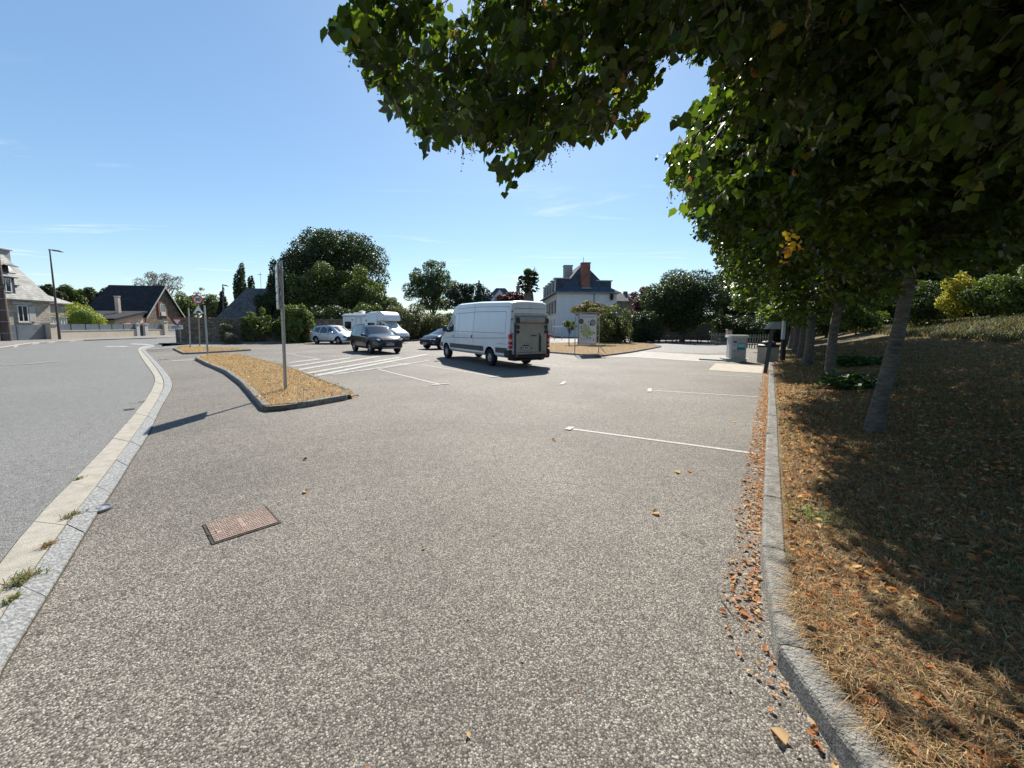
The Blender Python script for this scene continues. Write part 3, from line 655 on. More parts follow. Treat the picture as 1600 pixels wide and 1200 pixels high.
def plate(t, loc, rz, name='number_plate', m=M_PLATE):
    b = MB(); M = Matrix.Rotation(rz, 3, 'Z'); b.box(loc, (.012, .52, .11), 0, rz=rz); ins = b
    n = Vector((math.cos(rz), math.sin(rz), 0)); e = Vector((-math.sin(rz), math.cos(rz), 0)); c = Vector(loc)+n*.009
    for sx in (-.24, .24): b.box(c+e*sx, (.008, .04, .108), 2, rz=rz)
    for i in range(9):
        if i in (2, 6): continue
        b.box(c+e*(-.18+i*.045), (.006, .028 if i % 2 else .02, .07), 1, rz=rz)
    b.build(name, [m, M_SIGNK, mat('plate_blue', (.03, .06, .3))], t)
def mirrors(t, x, y, z, m, sx=.12, sy=.2, sz=.16):
    for s in (-1, 1):
        b = MB(); b.box((x, s*(y+.12), z), (sx, sy, sz), 0, bev=.03); b.box((x+.02, s*(y-.01), z-sz*.35), (.06, .16, .05), 0)
        b.box((x-sx/2-.002, s*(y+.12), z), (.006, sy*.8, sz*.78), 1); b.build('mirror', [m, M_GLASS], t, 35)

# --- white panel van ---------------------------------------------------------------------------------------------------
def place(px, py, th, ax, ay):
    """world placement so that the contact point (ax, ay) of the vehicle lies under the pixel; th = heading, radians from +x"""
    g = G(px, py); M = Matrix.Rotation(th, 2); o = M @ Vector((ax, ay)); return (g.x-o.x, g.y-o.y, 0)
def build_van():
    th = R_(90+33.5); loc = place(765.5, 571.2, th, -2.16, .95)
    t = thing('panel_van', 'long white high-roofed panel van with a folded tail lift, parked on the bay lines', 'van', loc, th)
    body_m = mat('van_white', (.62, .66, .70), (.67, .71, .75), 1.2, .32, coat=.5, spec=.5)
    H = Hull([(-3.62, .42, 1.32, 2.56, .93, .95, .84, 2.38, .80), (-3.56, .40, 1.32, 2.60, .965, .985, .87, 2.40, .83), (-1.0, .40, 1.32, 2.69, .975, .995, .88, 2.46, .84),
              (1.0, .40, 1.32, 2.69, .975, .995, .88, 2.44, .84), (1.45, .40, 1.32, 2.58, .975, .99, .85, 2.36, .80), (2.38, .40, 1.22, 1.52, .97, .97, .86, 1.44, .74),
              (2.75, .40, 1.10, 1.25, .95, .93, .82, 1.18, .70), (3.05, .42, .95, 1.06, .90, .87, .78, 1.0, .68), (3.2, .50, .78, .86, .78, .76, .70, .82, .6)])
    b = H.mesh().build('body', body_m, t, 35); cut_wheels(b, (-2.16, 2.16), .44, .98, .36)
    wheels(t, (-2.16, 2.16), 1.76, .345, .225, .2, mat('steel_rim', (.34, .34, .34), rough=.5, metal=.6), steel=True)
    sk = MB()
    for s in (-1, 1):                                           # grey rub strip low on the flanks, black bumper corners
        for x0, x1 in ((-3.52, -2.66), (-1.66, 1.68), (2.62, 2.95)):
            n = max(1, int((x1-x0)/.4))
            for i in range(n):
                a, c = x0+(x1-x0)*i/n, x0+(x1-x0)*(i+1)/n; side_panel(H, [(a, .58), (c, .58), (c, .79), (a, .79)], .016, s, sk)
    sk.build('rub_strip', mat('strip_grey', (.05, .055, .065), rough=.55), t)
    sm = MB()
    for s in (-1, 1):
        strip_on(H, [(-3.35, 1.36), (-3.35, 2.14), (-3.30, 2.2), (-1.0, 2.24), (1.2, 2.2)], s, sm, .02); strip_on(H, [(-3.35, 1.36), (1.3, 1.38)], s, sm, .02)
        strip_on(H, [(-.75, .45), (-.75, 2.62)], s, sm, .022); strip_on(H, [(.75, .45), (.75, 2.3)], s, sm, .018); strip_on(H, [(-3.5, 2.38), (-1, 2.45), (1.0, 2.43)], s, sm, .016)
        strip_on(H, [(-3.5, 1.18), (-1.5, 1.12), (2.2, 1.06)], s, sm, .022); strip_on(H, [(-3.5, .94), (-2.8, .96)], s, sm, .016)
        strip_on(H, [(1.18, .5), (1.12, 1.3), (1.16, 2.05), (1.45, 2.2)], s, sm, .018); strip_on(H, [(2.32, .85), (2.2, 1.35)], s, sm, .016); strip_on(H, [(1.18, .5), (1.7, .5)], s, sm, .016)
    sm.build('panel_seams', mat('seam_grey', (.20, .22, .25), rough=.6), t, recalc=False)
    # raised panel between seams, round wheel blister
    gl = MB()
    for s in (-1, 1): side_panel(H, [(1.28, 1.36), (2.12, 1.30), (2.14, 1.42), (1.62, 2.02), (1.52, 2.1), (1.28, 2.12)], .008, s, gl)
    gl.build('side_window', M_GLASS, t, recalc=False)
    ws = MB(); top_panel(H, 1.52, 2.34, .74, .78, .01, ws); ws.build('windscreen', M_GLASS, t, 40)
    hd = MB()
    for s in (-1, 1): hd.box((.98 if 0 else 1.32, s*1.0, 1.14), (.16, .03, .04), 0, bev=.008)
    hd.box((-.62, 1.0, 1.16), (.05, .03, .14), 0); hd.build('door_handle', M_BLACK, t)
    mirrors(t, 2.0, 1.0, 1.5, M_BLACK, .14, .2, .3)
    # rear: doors, tail lift, lights, bumper
    rx = -3.62; rd = MB()
    for s in (-1, 1):
        rd.prism([(0, 0), (.79, 0), (.79, 1.50), (.66, 1.88), (.02, 1.9), (0, 1.88)], 0, .03, 0, M=Matrix(((0, 0, -1, rx), (s, 0, 0, s*.008), (0, 1, 0, .55), (0, 0, 0, 1))))
    rd.build('rear_door', body_m, t)
    se = MB()
    for z in (2.12, 2.32): se.box((rx-.033, 0, z), (.008, 1.45, .014))
    for z in (.95, 1.35, 1.9, 2.2):
        for s in (-1, 1): se.box((rx-.035, s*.85, z), (.03, .07, .035))
    se.build('door_hinge', M_DGREY, t)
    tl = MB(); ml = mat('lift_grey', (.33, .31, .27), (.40, .38, .335), 2.5, .6, metal=.25)
    tl.box((rx-.085, -.03, 1.24), (.07, 1.50, 1.42), 0, bev=.02); tl.box((rx-.13, -.03, 1.88), (.12, 1.28, .2), 0, bev=.04); tl.box((rx-.06, -.03, 2.02), (.05, 1.6, .1), 0, bev=.015)
    for z in (.62, 1.75): tl.box((rx-.124, -.03, z), (.01, 1.36, .015), 1)
    tl.build('tail_lift', [ml, M_DGREY], t, 35)
    br = MB()
    for s in (-1, 1):
        y = -.03+s*.70
        br.box((rx-.15, y, 1.86), (.1, .16, .22), 0, bev=.02); br.box((rx-.14, y+s*-.02, 1.60), (.08, .13, .15), 0, bev=.02); br.box((rx-.14, y, 1.42), (.08, .17, .12), 0, bev=.02)
        br.box((rx-.09, -.03+s*.77, 1.15), (.06, .035, 1.2), 0)
    br.box((rx-.15, -.42, .95), (.06, .07, .62), 0, bev=.01); br.tube([(rx-.16, -.42, 1.2), (rx-.17, -.37, 1.36)], .022, 8); br.box((rx-.13, -.12, 1.27), (.015, .26, .035))
    br.build('lift_bracket', M_DGREY, t, 35)
    bp = MB(); bp.box((rx-.05, 0, .46), (.22, 1.86, .18), 0, bev=.04); bp.box((rx+.2, 0, .36), (.5, 1.5, .14), 0, bev=.03)
    for s in (-1, 1): bp.box((rx+.12, s*.93, .58), (.42, .14, .3), 0, bev=.04)
    bp.box((rx-.12, -.45, .42), (.12, .12, .26), 0, bev=.02); bp.box((rx-.1, .3, .33), (.1, .5, .06), 0); bp.build('bumper', M_BLACK, t, 35)
    rr = MB()
    for s in (-1, 1): rr.box((rx-.165, s*.72, .5), (.012, .12, .05))
    rr.build('reflector', M_RED, t)
    for s in (-1, 1):
        l = MB(); y = s*.915; l.box((rx-.01, y, 1.235), (.12, .15, .17), 0, bev=.02); l.box((rx-.01, y, 1.09), (.12, .15, .11), 1, bev=.02); l.box((rx-.01, y, .985), (.12, .15, .09), 0, bev=.02)
        l.box((rx-.01, y, .905), (.12, .15, .06), 1, bev=.02); l.box((rx-.01, y, .825), (.12, .15, .09), 0, bev=.02); l.build('tail_light', [M_RED, mat('pink_lens', (.62, .42, .42), rough=.3)], t, 35)
    plate(t, (rx-.135, .25, .80), math.pi); nb = MB(); nb.box((rx-.13, .25, .885), (.03, .3, .035)); nb.build('plate_lamp', M_BLACK, t)
    fr = MB(); fr.box((3.16, 0, .52), (.2, 1.5, .3), 0, bev=.06); fr.box((3.16, 0, .82), (.06, 1.0, .18), 0, bev=.02); fr.build('grille', M_BLACK, t, 35)
    for s in (-1, 1):
        l = MB(); l.box((3.0, s*.74, .92), (.2, .2, .26), 0, bev=.05); l.build('headlight', M_LAMP, t, 35)
    ra = MB(); ra.tube([(1.0, 0, 2.7), (.92, 0, 2.86)], .006, 6); ra.box((-3.3, 0, 2.655), (.2, .5, .03), 0, bev=.01); ra.build('aerial', M_BLACK, t)
    return t
VAN = build_van()

# --- generic car -----------------------------------------------------------------------------------------------------------
def build_car(name, label, loc, th, body_m, L, W, Hh, wb, fo, kind, rim_r=.22, r=.33, low=None, rails=False):
    t = thing(name, label, 'car', loc, th); f = wb/2+fo; re = f-L; w = W/2
    if kind == 'suv':
        st = [(re, .42, .92, 1.02, w*.80, w*.84, w*.78, .98, w*.6), (re+.06, .34, .95, 1.25, w*.93, w*.94, w*.82, 1.12, w*.66), (re+.30, .30, 1.02, 1.60, w*.99, w*.985, w*.76, 1.50, w*.66), (re+.75, .30, 1.02, Hh-.05, w, w, w*.78, Hh-.14, w*.70),
              (-.2, .28, 1.00, Hh-.02, w, w, w*.79, Hh-.13, w*.72), (.25, .28, .99, Hh-.08, w, w, w*.78, Hh-.19, w*.70), (1.02, .28, .98, 1.12, w, w*.97, w*.86, 1.07, w*.72),
              (1.6, .28, .96, 1.06, w*.99, w*.95, w*.84, 1.02, w*.70), (f-.22, .28, .88, .98, w*.95, w*.90, w*.80, .94, w*.68), (f-.04, .34, .72, .86, w*.82, w*.80, w*.72, .82, w*.60), (f, .42, .62, .70, w*.74, w*.74, w*.68, .68, w*.55)]
    else:
        st = [(re, .40, .80, .90, w*.80, w*.84, w*.76, .86, w*.6), (re+.08, .30, .86, 1.18, w*.93, w*.93, w*.80, 1.04, w*.62), (re+.34, .26, .92, 1.46, w*.99, w*.98, w*.74, 1.38, w*.62), (re+.8, .25, .92, Hh-.06, w, w, w*.76, Hh-.15, w*.66),
              (-.1, .24, .90, Hh-.01, w, w, w*.77, Hh-.13, w*.68), (.35, .24, .89, Hh-.08, w, w, w*.75, Hh-.19, w*.66), (1.15, .24, .88, 1.02, w, w*.96, w*.84, .97, w*.7),
              (1.55, .24, .84, .93, w*.99, w*.93, w*.82, .89, w*.66), (f-.22, .26, .74, .80, w*.93, w*.86, w*.76, .77, w*.62), (f-.05, .32, .58, .66, w*.80, w*.76, w*.68, .63, w*.55), (f, .38, .50, .56, w*.70, w*.68, w*.62, .54, w*.5)]
    H = Hull(st); b = H.mesh(.15).build('body', body_m, t, 35); cut_wheels(b, (-wb/2, wb/2), r+.055, w, r+.02)
    wheels(t, (-wb/2, wb/2), W-.26, r, .21, rim_r)
    zl, zr = H.sec(0)[2]+.03, Hh-.17; gl = MB(); fr = MB()
    x_a = .25 if kind == 'suv' else .35; x_b = 1.02 if kind == 'suv' else 1.15
    for s in (-1, 1):
        side_panel(H, [(.10, zl), (x_b-.30, zl-.01), (x_b-.34, zl+.05), (x_a-.0, zr-.03), (.10, zr+.01)], .006, s, gl)
        side_panel(H, [(-.82, zl+.01), (.02, zl), (.02, zr+.01), (-.72, zr)], .006, s, gl)
        side_panel(H, [(re+.55, zl+.10), (-.92, zl+.02), (-.84, zr-.01), (re+.74, zr-.06)], .006, s, gl)
        strip_on(H, [(.06, .36), (.06, zl)], s, fr, .012); strip_on(H, [(-.88, zl), (-.80, .75), (-.9, .5)], s, fr, .012); strip_on(H, [(x_b-.2, zl-.02), (x_b-.22, .36)], s, fr, .012)
    gl.build('side_window', M_GLASS, t, recalc=False); fr.build('door_seams', M_DGREY, t, recalc=False)
    ws = MB(); top_panel(H, x_a+.06, x_b-.04, w*.70, w*.80, .008, ws); ws.build('windscreen', M_GLASS, t, 40)
    rw = MB(); top_panel(H, re+.10, re+.34, w*.66, w*.66, .008, rw); rw.build('rear_window', M_GLASS, t, 40)
    hd = MB()
    for s in (-1, 1):
        for x in (-.72, .22): hd.box((x, s*(H.side_y(x, zl-.12)+.012), zl-.12), (.17, .03, .035), 0, bev=.008)
    hd.build('door_handle', M_BLACK, t); mirrors(t, x_b-.36, w-.02, zl+.06, body_m if kind != 'suv' else M_BLACK, .12, .18, .14)
    hz = .80 if kind == 'suv' else .64
    for s in (-1, 1):
        l = MB(); l.box((f-.17, s*w*.72, hz), (.26, .36, .15), 1, rz=-s*.35, bev=.04); l.box((f-.055 if kind == 'suv' else f-.12, s*w*.66, hz+.01), (.1, .24, .08), 0, rz=-s*.4, bev=.02); l.build('headlight', [M_LAMP, M_DGREY], t, 35)
        l = MB(); l.box((re+.12, s*w*.86, .92), (.16, .16, .34), 0, bev=.04); l.build('tail_light', M_RED, t, 35)
    lw = low or M_BLACK; g = MB()
    g.box((f-.06, 0, .46), (.2, W*.74, .2), 0, bev=.05); g.box((f-.05, 0, hz-.01), (.16, W*.56, .15), 0, bev=.03); g.box((f-.06, 0, hz-.22), (.18, W*.5, .12), 0, bev=.03); g.build('grille', M_BLACK, t, 35)
    bb = MB(); bb.box((re+.06, 0, .45), (.2, W*.84, .2), 0, bev=.05)
    if kind == 'suv':
        for i in range(6): bb.box((f+.035, (i-2.5)*.15, hz), (.02, .07, .045), 1, M=Matrix.Rotation(.4 if i % 2 else -.4, 3, 'X'))
        bb.box((f-.02, 0, .35), (.14, .9, .06), 1, bev=.01)
        for s in (-1, 1):
            bb.lathe([(0, .02), (.05, .02), (.06, 0)], 12, (f-.03, s*w*.66, .50), 'x', 1)
            for ax in (-wb/2, wb/2):                              # black arch lips
                pts = [(ax+(r+.085)*math.cos(a), r+.02+(r+.085)*math.sin(a)) for a in [math.pi*k/12 for k in range(13)]]; strip_on(H, pts, s, bb, .07, .012)
            strip_on(H, [(-wb/2+.42, .34), (wb/2-.42, .34)], s, bb, .12, .014)
    bb.build('bumper_trim', [lw, M_STEEL], t, 35, recalc=False)
    plate(t, (f+.06, 0, .55 if kind == 'suv' else .42), 0)
    if rails:
        for s in (-1, 1):
            k = MB(); k.tube([(-1.35, s*w*.66, Hh-.06), (-1.25, s*w*.66, Hh+.0), (-.0, s*w*.67, Hh+.03), (.12, s*w*.67, Hh-.05)], .022, 8); k.build('roof_rail', M_BLACK, t, 60)
    return t
car_grey = mat('suv_blue_grey', (.016, .020, .028), (.020, .025, .034), 1, .25, metal=.3, coat=.8)
loc = place(579, 552.8, R_(-90+40), 1.34, -.82)
build_car('parked_car', 'dark blue-grey off-roader with roof rails, facing the camera before the motorhome', loc, R_(-90+40), car_grey, 4.34, 1.82, 1.66, 2.67, .84, 'suv', .24, .345, rails=True)
loc = place(529.8, 538.0, R_(-90+66), 1.30, -.76)
build_car('parked_car', 'silver grey people carrier parked at the stone wall under the big bush', loc, R_(-90+66), mat('silver_paint', (.42, .45, .50), (.46, .49, .54), 1, .3, metal=.4, coat=.7), 4.26, 1.80, 1.62, 2.60, .80, 'mpv', .2, .31)
loc = place(689, 546, R_(-90-40), 1.25, .76)
build_car('parked_car', 'black hatchback nose-out, mostly hidden behind the white van', loc, R_(-90-40), mat('black_paint', (.018, .020, .026), rough=.25, coat=.9), 4.0, 1.76, 1.48, 2.5, .72, 'hatch', .22, .31)

# --- motorhome ---------------------------------------------------------------------------------------------------------------
def build_motorhome():
    th = R_(-90+63); g = P(611, 538, 35.4); L = 6.3; fx = 3.0
    M = Matrix.Rotation(th, 2); o = M @ Vector((fx-.15, -1.05)); loc = (g.x-o.x, g.y-o.y, 0)
    t = thing('motorhome', 'white motorhome with a cab overhang, parked between the silver car and the shrubs', 'motorhome', loc, th)
    wm = mat('motorhome_white', (.70, .71, .72), (.74, .75, .76), 1, .35, coat=.3)
    H = Hull([(-3.3, .55, 1.5, 2.62, 1.04, 1.06, 1.03, 2.5, .97), (-3.22, .42, 1.5, 2.72, 1.10, 1.12, 1.10, 2.58, 1.0), (-.3, .40, 1.5, 2.72, 1.10, 1.12, 1.10, 2.58, 1.0), (.2, .40, 1.5, 2.86, 1.10, 1.12, 1.10, 2.66, 1.0),
              (1.2, .40, 1.5, 2.90, 1.10, 1.12, 1.08, 2.66, .98)])
    b = H.mesh(.4).build('living_body', wm, t, 35); cut_wheels(b, (-1.75,), .40, 1.08, .34)
    # overhang above the cab
    o = MB(); prof = [(1.2, 1.98), (1.2, 2.905), (1.55, 2.88), (1.88, 2.74), (2.08, 2.5), (2.15, 2.2), (2.08, 2.05)]
    for s0, s1, k in ((-1.07, 1.07, 1),):
        vs = []; ys = (-1.05, -.99, 0, .99, 1.05); sc = (.90, 1, 1.01, 1, .90)
        for y, q in zip(ys, sc): vs += [(1.2+(x-1.2)*q, y, 2.4+(z-2.4)*q) for x, z in prof]
        n = len(prof); fs = [(i*n+j, i*n+(j+1) % n, (i+1)*n+(j+1) % n, (i+1)*n+j) for i in range(4) for j in range(n)]+[tuple(range(n)), tuple(range(4*n, 5*n))]
        o.add(vs, fs)
    o.build('cab_overhang', wm, t, 35)
    C = Hull([(1.0, .38, 1.2, 2.05, .96, .98, .82, 1.95, .74), (1.7, .38, 1.2, 2.04, .97, .99, .82, 1.94, .74), (2.5, .38, 1.14, 1.34, .97, .96, .84, 1.26, .74), (2.95, .36, 1.0, 1.16, .95, .93, .80, 1.1, .7),
              (3.28, .36, .82, .98, .90, .88, .78, .92, .66), (3.4, .42, .70, .78, .80, .80, .7, .76, .6)])
    c = C.mesh(.2).build('cab', wm, t, 35); cut_wheels(c, (2.35,), .40, .98, .33)
    wheels(t, (-1.75, 2.35), 1.78, .33, .21, .19, mat('steel_rim', (0, 0, 0)), steel=True)
    ws = MB(); top_panel(C, 1.80, 2.46, .78, .82, .01, ws); ws.build('windscreen', mat('sunlit_glass', (.26, .34, .34), rough=.15, spec=1, coat=.8), t, 40)
    g = MB(); 
    for s in (-1, 1): side_panel(C, [(1.30, 1.26), (2.22, 1.24), (1.82, 1.84), (1.30, 1.90)], .008, s, g)
    g.build('side_window', M_GLASS, t, recalc=False)
    for s in (-1, 1):
        for x0, x1, z0, z1 in ((-2.95, -2.1, 1.25, 1.95), (.1, .95, 1.25, 1.85)):
            q = MB(); q.box(((x0+x1)/2, s*1.128, (z0+z1)/2), (x1-x0, .03, z1-z0), 0, bev=.012); q.box(((x0+x1)/2, s*1.146, (z0+z1)/2), (x1-x0-.1, .012, z1-z0-.1), 1); q.build('window', [M_DGREY, M_GLASS], t)
    d = MB(); s = -1
    for x in (-1.45, -.75): d.box((x, s*1.128, 1.42), (.015, .02, 1.75))
    d.box((-1.1, s*1.128, 2.3), (.7, .02, .015)); d.box((-.86, s*1.135, 1.35), (.05, .03, .12)); d.box((-1.9, s*1.132, 2.12), (.16, .03, .1)); d.box((-.1, s*1.132, 2.06), (.1, .03, .14))
    d.build('habitation_door', M_DGREY, t)
    a = MB(); a.tube([(-3.2, -1.17, 2.52), (-.2, -1.17, 2.52)], .075, 10); a.build('awning', mat('awning_white', (.62, .63, .64), rough=.4), t, 60)
    r = MB(); r.box((-2.3, .1, 2.80), (.9, .7, .10), 0, bev=.03); r.lathe([(0, 0), (.06, 0), (.06, .12), (.38, .2), (0, .28)], 14, (-1.6, -.2, 2.74)); r.build('roof_hatch', mat('awning_white', (0, 0, 0)), t, 40)
    f = MB(); f.box((3.36, 0, .50), (.18, 1.5, .22), 0, bev=.05); f.box((3.36, 0, .72), (.06, .9, .1), 0, bev=.02); f.build('bumper', M_DGREY, t, 35)
    for s in (-1, 1):
        l = MB(); l.box((3.18, s*.72, .82), (.2, .3, .18), 0, rz=-s*.3, bev=.04); l.build('headlight', M_LAMP, t, 35)
    mirrors(t, 2.05, 1.0, 1.45, M_BLACK, .12, .16, .3); plate(t, (3.46, 0, .55), 0)
    cu = MB(); top_panel(C, 2.0, 2.44, .6, .7, .016, cu); cu.build('windscreen_shade', mat('shade', (.6, .66, .66), (.22, .28, .28), 2.2, .3), t, 40)
    return t
build_motorhome()
# ---------------------------------------------------------------- street furniture
def text_mesh(name, s, size, m, parent, M, depth=.002, align='CENTER', bold=0):
    c = D.curves.new('t', 'FONT'); c.body = s; c.size = size; c.extrude = depth; c.offset = size*bold; c.align_x = align; c.align_y = 'CENTER'
    o = D.objects.new('t', c); COL.objects.link(o); dg = bpy.context.evaluated_depsgraph_get(); dg.update()
    me = D.meshes.new_from_object(o.evaluated_get(dg), depsgraph=dg); D.objects.remove(o); me.transform(M); me.materials.clear(); me.materials.append(m)
    return link(name, me, parent)
def face_M(loc, yaw):
    """text/sign frame: x right, y up as seen by a viewer who looks along +y rotated by yaw"""
    return Matrix.Translation(loc) @ Matrix.Rotation(yaw, 4, 'Z') @ Matrix(((1, 0, 0, 0), (0, 0, -1, 0), (0, 1, 0, 0), (0, 0, 0, 1)))
def disc(b, r, z0, z1, M, mi=0, n=32, c=(0, 0)):
    b.prism([(c[0]+r*math.cos(2*math.pi*k/n), c[1]+r*math.sin(2*math.pi*k/n)) for k in range(n)], z0, z1, mi, M=M); return b
# tall edge-on town sign
g = G(446, 608, .1); t = thing('town_sign', 'tall grey post with two white name plates seen nearly edge-on, on the near island', 'sign', (g.x, g.y, .1))
tip = P(438.5, 411, g.y-.22)-Vector((g.x, g.y, .1)); b = MB(); b.tube([(0, 0, -.3), tip], .036, 12); b.lathe([(.039, 0), (.039, .02), (0, .03)], 12, tip); b.build('post', M_STEEL, t, 50)
yaw = R_(-55.5); dirp = Vector((math.cos(yaw), math.sin(yaw), 0)); tilt = tip.normalized()
for zc, hh in ((2.60, .62), (2.09, .36)):
    c = tilt*zc; k = MB(); nrm = Vector((-math.sin(yaw+math.pi), math.cos(yaw+math.pi), 0))
    nrm = Vector((-.828, -.56, 0)); e = Vector((-.56, .828, 0)); M = Matrix(((e.x, tilt.x, nrm.x, 0), (e.y, tilt.y, nrm.y, 0), (e.z, tilt.z, nrm.z, 0), (0, 0, 0, 1)))
    M = Matrix.Translation(c+nrm*.075) @ M
    k.prism([(-.33, -hh/2), (.33, -hh/2), (.33, hh/2), (-.33, hh/2)], -.002, .02, 1, M=M); k.prism([(-.31, -hh/2+.02), (.31, -hh/2+.02), (.31, hh/2-.02), (-.31, hh/2-.02)], .02, .024, 0, M=M)
    for i in range(3 if hh > .5 else 1):
        y = (hh/2-.16-i*.17) if hh > .5 else 0; k.prism([(-.24, y-.02), (.20-.07*i, y-.02), (.20-.07*i, y+.02), (-.24, y+.02)], .024, .027, 2, M=M)
    for dz in (-hh*.3, hh*.3): k.box(c+tilt*dz+nrm*.03, (.1, .1, .03), 1)
    k.build('sign_plate', [M_SIGNW, M_STEEL, mat('sign_text_grey', (.3, .3, .32))], t)
# 30 sign with hump warning
g = G(312, 541, .05); t = thing('speed_sign', 'round red-ringed 30 sign above a triangular hump plate on a thin brown post', 'sign', (g.x, g.y, 0)); Y = g.y
def zat(px, py, Y): return P(px, py, Y).z
dx = P(310.3, 468.3, Y).x-g.x; zc = zat(310, 468.3, Y)
b = MB(); b.tube([(0, 0, 0), (dx*.8, 0, zc+.3)], .035, 10); b.build('post', mat('rust_post', (.34, .24, .12), (.30, .28, .25), 1.5, .6), t, 50)
M = face_M(Vector((dx, -.07, zc)), R_(25)); b = MB(); disc(b, .31, 0, .02, M, 0); b.build('round_plate', M_SIGNR, t)
b = MB(); disc(b, .225, .021, .026, M); b.build('white_disc', M_SIGNW, t); text_mesh('speed_number', '30', .32, M_SIGNK, t, M @ Matrix.Translation((0, -.005, .03)) @ Matrix.Scale(1.05, 4), .003, bold=.035)
M = face_M(Vector((dx*.85, -.07, zat(310, 484, Y))), R_(25)); b = MB(); b.prism([(-.30, -.26), (.30, -.26), (0, .28)], 0, .02, 0, M=M)
b.prism([(-.17, -.22), (.17, -.22), (.10, -.12), (0, -.08), (-.10, -.12)], .02, .026, 1, M=M); b.build('hump_plate', [M_SIGNW, M_SIGNK], t)
# slim posts
for (bx, by, tx, ty, lab) in ((297.5, 545.5, 294.5, 481, 'slim metal post left of the thirty sign, its plate seen edge-on'), (324.8, 555.7, 319.5, 477, 'slim metal post with a pale angled top, right of the thirty sign')):
    g = G(bx, by); top = P(tx, ty, g.y); t = thing('sign_post', lab, 'post', g, group='slim posts by the thirty sign'); d = top-g
    b = MB(); b.tube([(0, 0, 0), d], .04, 10); b.build('post', M_STEEL, t, 50); k = MB()
    k.box(d+Vector((.02, .0, -.28)), (.03, .26, .46), 0, rz=R_(39)); k.build('edge_plate', M_SIGNW, t)
# give way sign at the end of the wall
Y = 32.0; c = P(278, 502.7, Y); t = thing('give_way_sign', 'inverted red and white triangle above a small text plate beside the stone wall', 'sign', (c.x+.05, Y+.1, 0))
b = MB(); b.tube([(0, 0, 0), (0, 0, c.z+.2)], .03, 10); b.build('post', M_STEEL, t, 50); M = face_M(Vector((-.05, -.17, c.z)), R_(35))
b = MB(); b.prism([(-.36, .25), (0, -.37), (.36, .25)], 0, .02, 0, M=M); b.prism([(-.22, .17), (0, -.21), (.22, .17)], .02, .025, 1, M=M); b.build('triangle', [M_SIGNR, M_SIGNW], t)
zc = P(278, 511.3, Y).z; M = face_M(Vector((-.15, -.17, zc)), R_(35)); b = MB(); b.prism([(-.42, -.17), (.42, -.17), (.42, .17), (-.42, .17)], 0, .02, 0, M=M)
for i, (x0, x1, y) in enumerate(((-.3, .2, .08), (-.32, .3, 0), (-.3, .1, -.08))): b.prism([(x0, y-.02), (x1, y-.02), (x1, y+.02), (x0, y+.02)], .02, .024, 1, M=M)
b.build('text_plate', [M_SIGNW, M_DGREY], t)

# street lamps
def lamp(px, pyb, Y, ptx, pty, hx, lab):
    g = P(px, pyb, Y); g.z = 0; top = P(ptx, pty, Y); d = top-g; t = thing('street_lamp', lab, 'street lamp', g, group='street lamps')
    b = MB(); b.tube([(0, 0, 0), d*.35, d*.7, d], [.11, .085, .07, .05], 10); b.build('pole', mat('lamp_brown', (.085, .06, .055), (.12, .09, .08), 3, .6), t, 50)
    s = P(hx, pty, Y).x-top.x; b = MB(); M = Matrix.Rotation(R_(8), 3, 'Y')
    b.box(d+Vector((s*.15, 0, -.01)), (s*.5, .12, .09), 0, M=M, bev=.02); b.box(d+Vector((s*.66, 0, -.09)), (s*.72, .34, .14), 0, M=M, bev=.04); b.build('lamp_head', M_DKSTEEL, t, 35)
lamp(93.5, 531, 37.5, 77.5, 390.5, 96, 'tall street lamp at the left roadside in front of the white-walled garden')
lamp(350, 522, 47, 348, 445, 356.5, 'distant street lamp rising behind the stone wall beside the conifer')
# leaning utility pole far left
g = G(11, 534.5); top = P(-7, 395, g.y); t = thing('utility_pole', 'thick dark brown utility pole cut by the left edge of the photo', 'pole', g); d = top-g
b = MB(); b.tube([(0, 0, 0), d*.5, d*1.15], [.32, .26, .2], 12); b.build('mast', mat('pole_brown', (.07, .045, .04), (.12, .08, .07), 3, .8, bump=.4, stretch=(1, 1, .3)), t, 50)
b = MB()
for i in range(7): b.lathe([(.34-i*.018, 0), (.34-i*.018, .04)], 12, d*(.1+i*.13))
b.build('pole_band', M_STEEL, t, 50)

# map board
A, Bp = G(898, 552.3, .1), G(935.5, 550.2, .1); Bp = Vector((Bp.x*1, A.y+.65, .1)); Bp.x = (935.5-800)/FPX*Bp.y
t = thing('map_board', 'double-posted notice board with a green town map, standing on the dry island', 'notice board', A); X = (Bp-A); wl_ = X.length; X.normalize(); yaw = math.atan2(X.y, X.x)
t.rotation_euler = (0, 0, yaw); fm = mat('board_frame', (.36, .35, .34), (.28, .27, .27), 6, .55, metal=.4); Ht = 2.36
for x in (0, .20, wl_-.20, wl_):
    b = MB(); short = x in (.20, wl_-.20); b.tube([(x, 0, .45 if short else -.1), (x, 0, Ht)], .026, 10); b.build('frame_post', fm, t, 50)
b = MB()
for s in (.1, wl_-.1):
    for z in (.62, 1.0, 2.2): b.box((s, 0, z), (.2, .03, .03))
b.tube([(wl_, 0, .45), (wl_+.25, -.3, 0)], .02, 8); b.build('frame_brace', fm, t)
b = MB(); b.box((wl_/2, 0, 1.38), (wl_-.42, .07, 1.76), 0, bev=.015); b.box((wl_/2, -.035, Ht-.03), (wl_-.1, .05, .06), 0); b.build('panel_back', fm, t)
pw, ph = (wl_-.5)/2, .83; M = Matrix(((1, 0, 0, wl_/2), (0, 0, -1, -.040), (0, 1, 0, 1.38), (0, 0, 0, 1)))
